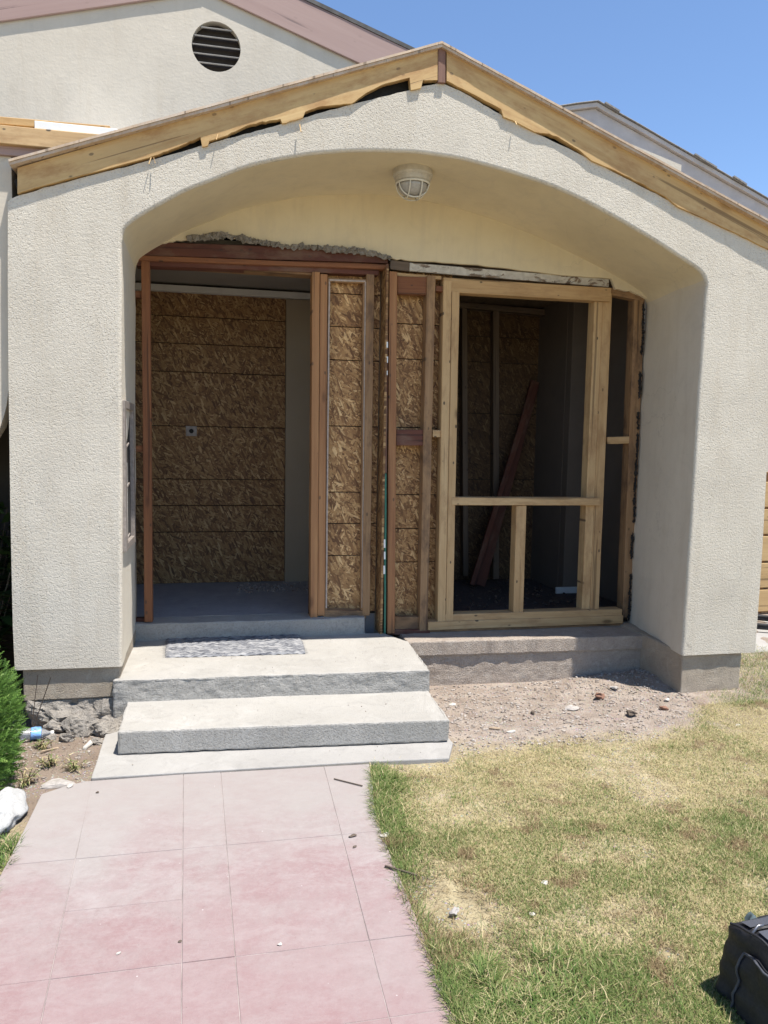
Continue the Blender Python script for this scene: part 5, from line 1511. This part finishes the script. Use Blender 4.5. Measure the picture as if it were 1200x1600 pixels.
items = [
    ('brick_fragment', (2.249, 0.077), .085, .05, .04, .5, 'brick_red', 'brown brick fragment at the edge of the right pillar shadow on the dirt', 'brick'),
    ('stone_flake', (1.975, -0.092), .09, .06, .018, .2, 'stone_grey', 'flat pale stone flake in the middle of the dirt patch', 'stone'),
    ('brick_fragment', (2.503, -0.198), .06, .03, .025, -.2, 'brick_red', 'reddish brick fragment on the dirt near the right pillar foot', 'brick'),
    ('bark_clump', (2.260, -0.261), .07, .05, .035, .9, 'dark_chip', 'dark clod on the dirt patch before the right pillar', 'clod'),
    ('paper_scrap', (2.608, -0.061), .04, .03, .02, .4, 'paper_scrap', 'white scrap beside the right pillar foot', 'scrap'),
    ('wood_scrap', (1.711, -0.145), .05, .02, .014, 1.1, 'dark_chip', 'small dark wood scrap left of the flat pale stone flake', 'scrap'),
    ('paper_scrap', (1.320, 0.130), .045, .03, .014, .3, 'paper_scrap', 'white crumb on the dirt beside the upper step', 'scrap'),
    ('wood_scrap', (1.404, -0.356), .06, .016, .01, -.5, 'twig', 'short splinter on the dirt near the lower step', 'scrap'),
    ('paper_scrap', (1.478, -0.398), .05, .015, .01, .2, 'paper_scrap', 'pale sliver lying on the dirt between lower step and lawn', 'scrap'),
    ('stone_flake', (2.408, 0.203), .07, .05, .02, .5, 'stone_grey', 'grey stone flake in the shadow of the right pillar', 'stone'),
    ('paper_scrap', (2.730, -0.537), .05, .03, .006, .6, 'paper_scrap', 'white scrap lying on the grass below the right pillar', 'scrap'),
    ('paper_scrap', (3.331, -0.417), .07, .03, .006, .4, 'paper_scrap', 'white scrap on the lawn at the right edge', 'scrap'),
    ('dry_leaf', (1.070, -1.739), .03, .025, .004, .4, 'paper_scrap', 'pale curled dry leaf in the middle of the lawn', 'leaf'),
    ('dry_leaf', (0.961, -1.891), .022, .02, .004, 1.4, 'paper_scrap', 'small pale dry leaf on the lawn nearer the path', 'leaf'),
    ('dark_clod', (0.715, -1.848), .045, .03, .022, .2, 'stone_grey', 'dark grey clod in the bare spot at the lawn edge', 'clod'),
    ('dry_leaf', (0.595, -1.356), .04, .03, .008, .4, 'paper_scrap', 'pale dry leaf on the right rim of the path', 'leaf'),
    ('dry_leaf', (0.473, -1.340), .035, .014, .008, .1, 'dark_chip', 'brown dry leaf on the path near its right rim', 'leaf'),
    ('dark_clod', (0.468, -1.417), .02, .012, .006, .1, 'dark_chip', 'dark crumb on the path below the brown leaf', 'crumb'),
    ('paper_scrap', (-0.297, -2.160), .022, .015, .005, .3, 'paper_scrap', 'pinkish white crumb low on the path at the left', 'crumb'),
    ('paper_scrap', (-0.297, -1.863), .018, .008, .005, .2, 'paper_scrap', 'thin white crumb on the left field of the path', 'crumb'),
    ('paper_scrap', (0.160, -1.907), .014, .01, .005, .2, 'paper_scrap', 'white crumb on the middle field of the path', 'crumb'),
    ('dark_clod', (-0.127, -1.841), .012, .008, .005, .2, 'dark_chip', 'tiny dark crumb on the middle joint of the path', 'crumb'),
    ('paper_scrap', (-0.639, -0.729), .025, .018, .012, .2, 'paper_scrap', 'white crumb at the top left corner of the path', 'crumb'),
    ('dark_clod', (-0.517, -0.806), .016, .012, .007, .2, 'dark_chip', 'dark crumb on the path below the entry slab', 'crumb'),
    ('wood_scrap', (-0.644, -0.255), .075, .018, .014, 1.2, 'paper_scrap', 'pale wood scrap on the soil beside the entry slab', 'scrap'),
    ('wood_scrap', (-0.815, -0.278), .09, .008, .008, .7, 'twig', 'thin dry twig on the soil left of the entry slab', 'twig'),
    ('wood_scrap', (-0.914, -0.454), .12, .006, .006, 1.9, 'twig', 'long dry stalk on the soil beneath the conifer shrub', 'twig'),
]
for i, it in enumerate(items):
    nm, u, sx, sy, sz, ang, m, lab, cat = it
    onp = -0.73 < u[0] < 0.60 and u[1] < -0.70
    flake(nm, u, PZ + 0.0005 if onp else on_dirt(u) + (0.004 if u[1] < -0.9 else 0.0), sx, sy, sz, ang, m, lab, cat, random.uniform(-.15, .15) if not onp else 0, None, i * 1.3)
def twig(p, q, lab, w=0.005):
    o = beam('twig', p, q, w, w, M['dark_chip'], None, (0, 0, 1), 0, 0.004)
    tag(o, lab, 'twig')
twig((0.55, -1.566, -0.130), (0.645, -1.643, -0.128), 'thin dark twig across the right rim of the path', 0.006)
twig((0.474, -0.85, -0.130), (0.584, -0.94, -0.129), 'thin brown twig on the path below the entry slab', 0.004)
twig((1.88, -0.47, -0.175), (2.09, -0.30, -0.172), 'pale stalk lying on the dirt before the lawn', 0.006)
twig((2.75, -0.74, -0.150), (3.0, -0.70, -0.140), 'straight pale stick on the lawn at the right', 0.007)
twig((-0.955, -0.02, -0.16), (-0.85, -0.05, 0.14), 'dry twig sticking up before the left foundation', 0.004)
twig((-0.955, -0.02, -0.16), (-0.915, -0.03, 0.15), 'thinner dry twig sticking up beside the other before the left foundation', 0.003)

# gravel and crumbs nobody could count
def crumbs(name, n, xr, yr, dens, smin, smax, m, zf):
    bm = bmesh.new()
    vs, fs = [], []
    ico = bmesh.new(); bmesh.ops.create_icosphere(ico, subdivisions=1, radius=1)
    base = [v.co.copy() for v in ico.verts]; ff = [[v.index for v in f.verts] for f in ico.faces]; ico.free()
    for i in range(n):
        x = random.uniform(*xr); y = random.uniform(*yr)
        if not dens(x, y): continue
        s = smin + (smax - smin) * random.random() ** 3
        z = zf(x, y)
        o = len(vs); a = random.uniform(0, 6.28); ca, sa = math.cos(a), math.sin(a); fl = random.uniform(0.4, 0.9); st = random.uniform(0.6, 1.3)
        for c in base:
            k = 1 + random.uniform(-.28, .28)
            px, py = c.x * k * st, c.y * k
            vs.append((x + s * (ca * px - sa * py), y + s * (sa * px + ca * py), z + s * 0.3 + s * fl * c.z * k))
        fs += [tuple(q + o for q in f) for f in ff]
    return tag(pydata(name, vs, fs, m, None), kind='stuff')
k = NT('gravel_mix'); v = k.obj()
cc = k.vor(v, 60, out='Color')
k.color(k.ramp(k.sep(cc)[0], [(0.0, (0.16, 0.125, 0.10)), (0.4, (0.30, 0.255, 0.215)), (0.85, (0.34, 0.30, 0.26)), (1.0, (0.44, 0.40, 0.36))])); k.rough(0.95)
M['gravel_mix'] = k.m
crumbs('gravel', 7000, (1.12, 2.80), (-0.70, 0.50), lambda x, y: noise.noise(Vector((x * 3, y * 3, 0))) > -0.55 and y > np.interp(x, [1.1, 2.2, 2.6, 2.8], [-0.66, -0.62, -0.30, -0.08]), 0.0018, 0.010, M['gravel_mix'], gz)
crumbs('soil_crumbs', 600, (-1.05, -0.57), (-0.66, 0.05), lambda x, y: True, 0.002, 0.010, M['gravel_mix'], gz)
crumbs('mortar_crumbs', 300, (-0.45, 1.08), (-0.66, 0.74), lambda x, y: random.random() < 0.5, 0.0012, 0.0038, M['gravel_mix'], lambda x, y: 0.101 if y > 0.0 else (-0.017 if y > -0.42 else PZ + 0.003))
crumbs('room_debris', 300, (0.1, 0.8), (1.7, 2.08), lambda x, y: True, 0.003, 0.014, M['gravel_mix'], lambda x, y: 0.20)
crumbs('room_debris', 700, (1.1, 2.8), (1.0, 2.4), lambda x, y: True, 0.003, 0.018, M['dark_chip'], lambda x, y: 0.12)

# ------------------------------------------------------------------ black tool bag on the lawn
def bag():
    cx, cy = 1.615, -2.42
    b = Vector((cx, cy, -0.158))
    r = empty('tool_bag', b)
    tag(r, 'black fabric tool bag with grey zip bands standing on the lawn at the right edge', 'bag')
    Lx, Ly, Hh = 0.56, 0.32, 0.225
    R = Matrix.Rotation(0.10, 3, 'Z')
    def shape(u, v, w):
        """u along, v across, w up, each -1..1 -> a slumped soft box"""
        x = u * Lx / 2; y = v * Ly / 2; z = (w * 0.5 + 0.5) * Hh
        top = (w * 0.5 + 0.5)
        y *= 1 - 0.20 * top ** 2
        x *= 1 - 0.06 * top
        z += 0.025 * top * (1 - v * v) - 0.012 * top * (1 - abs(u))
        p = Vector((x, y, z))
        p.x += 0.010 * noise.noise(Vector((u * 2, v * 2.5, w * 3))) ; p.y += 0.012 * noise.noise(Vector((u * 3, v * 2, w * 3 + 5)))
        p.z += (0.008 * noise.noise(Vector((u * 3, v * 3, 9)))) * top
        return R @ p + b
    bm = cube_bm(2, 2, 2, 0.16, 3)
    bmesh.ops.subdivide_edges(bm, edges=[e for e in bm.edges if e.calc_length() > 0.5], cuts=14, use_grid_fill=True)
    for v in bm.verts: v.co = shape(*v.co)
    bm.normal_update()
    for v in bm.verts: v.co += v.normal * (0.005 * noise.noise(v.co * 11) + 0.0025 * noise.noise(v.co * 40))
    from_bm('body', bm, M['nylon'], r, tuple(b), True)
    def band(name, pts, w, m, lift=0.004, th=0.003, wd=(0, 1)):
        vs, fs = [], []
        for (u, v, ww) in pts:
            for s in (-1, 1):
                p = shape(u + wd[0] * s * w, v + wd[1] * s * w, ww)
                c = shape(0, 0, 0)
                out = (p - c).normalized()
                vs.append(tuple(p + out * lift))
        for i in range(len(pts) - 1): fs.append((2 * i, 2 * i + 1, 2 * i + 3, 2 * i + 2))
        o = pydata(name, vs, fs, m, r, tuple(b), True)
        return o
    us = [-0.93 + 1.86 * i / 24 for i in range(25)]
    us = [-0.95 + 1.88 * i / 24 for i in range(25)]
    band('zip_band', [(u, 0.60, 1.0) for u in us], 0.13, M['nylon_grey'], 0.007)
    band('zip_band', [(u, 0.10, 1.0) for u in us], 0.17, M['nylon_grey'], 0.007)
    band('zipper', [(u, 0.37, 1.0) for u in us], 0.045, M['zip_metal'], 0.009)
    # end pocket on the left side with piping, and a side pocket on the long front
    def pocket(name, u0, u1, face, thick):
        bm = cube_bm(1, 1, 1, 0.12, 3)
        bmesh.ops.subdivide_edges(bm, edges=[e for e in bm.edges if e.calc_length() > 0.3], cuts=8, use_grid_fill=True)
        for v in bm.verts:
            c = v.co
            if face == 'front':
                p = shape(u0 + (u1 - u0) * (c.x + 0.5), -1.0, -0.92 + 1.45 * (c.z + 0.5))
                p += R @ Vector((0, -thick * (0.5 - c.y) + 0.01, 0))
            else:
                p = shape(-1.0, u0 + (u1 - u0) * (c.x + 0.5), -0.85 + 1.35 * (c.z + 0.5))
                p += R @ Vector((-thick * (0.5 - c.y) + 0.01, 0, 0))
            v.co = p + Vector((0, 0, 0.004 * noise.noise(p * 30)))
        bmesh.ops.recalc_face_normals(bm, faces=bm.faces)
        return from_bm(name, bm, M['nylon'], r, tuple(b), True)
    pocket('front_pocket', -0.75, 0.75, 'front', 0.05)
    pocket('end_pocket', -0.95, 0.42, 'end', 0.024)
    tube_pts = [shape(-1.0, 0.42 - 1.35 * min(1, max(0, (i - 8) / 12)), -0.8 + 1.3 * min(1, i / 8)) + R @ Vector((-0.016, 0, 0)) for i in range(21)]
    # carrying handle and zip pull
    def tube(name, pts, rad, m, n=8):
        bm = bmesh.new(); rg = []
        for i, p in enumerate(pts):
            d = (pts[min(i + 1, len(pts) - 1)] - pts[max(0, i - 1)]).normalized(); x = d.cross(Vector((0.1, 1, 0.2))).normalized(); y = x.cross(d)
            rg.append([bm.verts.new(p + rad * (math.cos(k * 2 * math.pi / n) * x + math.sin(k * 2 * math.pi / n) * y)) for k in range(n)])
        for i in range(len(pts) - 1):
            for k in range(n): bm.faces.new((rg[i][k], rg[i][(k + 1) % n], rg[i + 1][(k + 1) % n], rg[i + 1][k]))
        return from_bm(name, bm, m, r, tuple(b), True)
    tube('pocket_piping', tube_pts, 0.0035, M['nylon_grey'])
    h0 = [shape(-0.4 + 0.8 * t, -0.75, 1.0) + Vector((0, -0.02, 0.055 * math.sin(math.pi * t))) for t in [i / 16 for i in range(17)]]
    tube('handle', h0, 0.011, M['nylon'])
    tube('piping', [shape(-1.0, -0.85 + 1.7 * i / 20, 0.93) + Vector((-0.006, 0, 0.004)) for i in range(21)], 0.0035, M['nylon'])
    tube('zip_pull', [shape(-0.88, 0.37, 1.0) + Vector((0, 0, 0.012)), shape(-0.95, 0.35, 1.0) + Vector((0, 0, 0.014)), shape(-1.0, 0.33, 0.85) + Vector((-0.004, 0, 0.008))], 0.004, M['zip_metal'])
    tube('pocket_piping', [shape(-0.74 + 1.4 * i / 20, -1.0, 0.50 - 0.5 * max(0, 1 - i / 4) ** 2) + R @ Vector((0, -0.052, 0)) for i in range(21)], 0.004, M['nylon_grey'])
    # rag lying over the far top edge
    q = shape(-0.75, 0.98, 0.98)
    bm = bmesh.new()
    bmesh.ops.create_grid(bm, x_segments=16, y_segments=12, size=0.5)
    for v in bm.verts:
        x, y = v.co.x * 0.036, v.co.y * 0.03
        v.co = q + Vector((0.012 + x, -0.008 + y, -0.004 + 0.020 * (1 - abs(x) * 44) + 0.02 * noise.noise(Vector((x * 60, y * 70, 1)))))
    o = from_bm('rag', bm, M['teal_cloth'], None, tuple(q), True)
    tag(o, 'small teal rag lying on the far top edge of the black tool bag', 'rag')
bag()
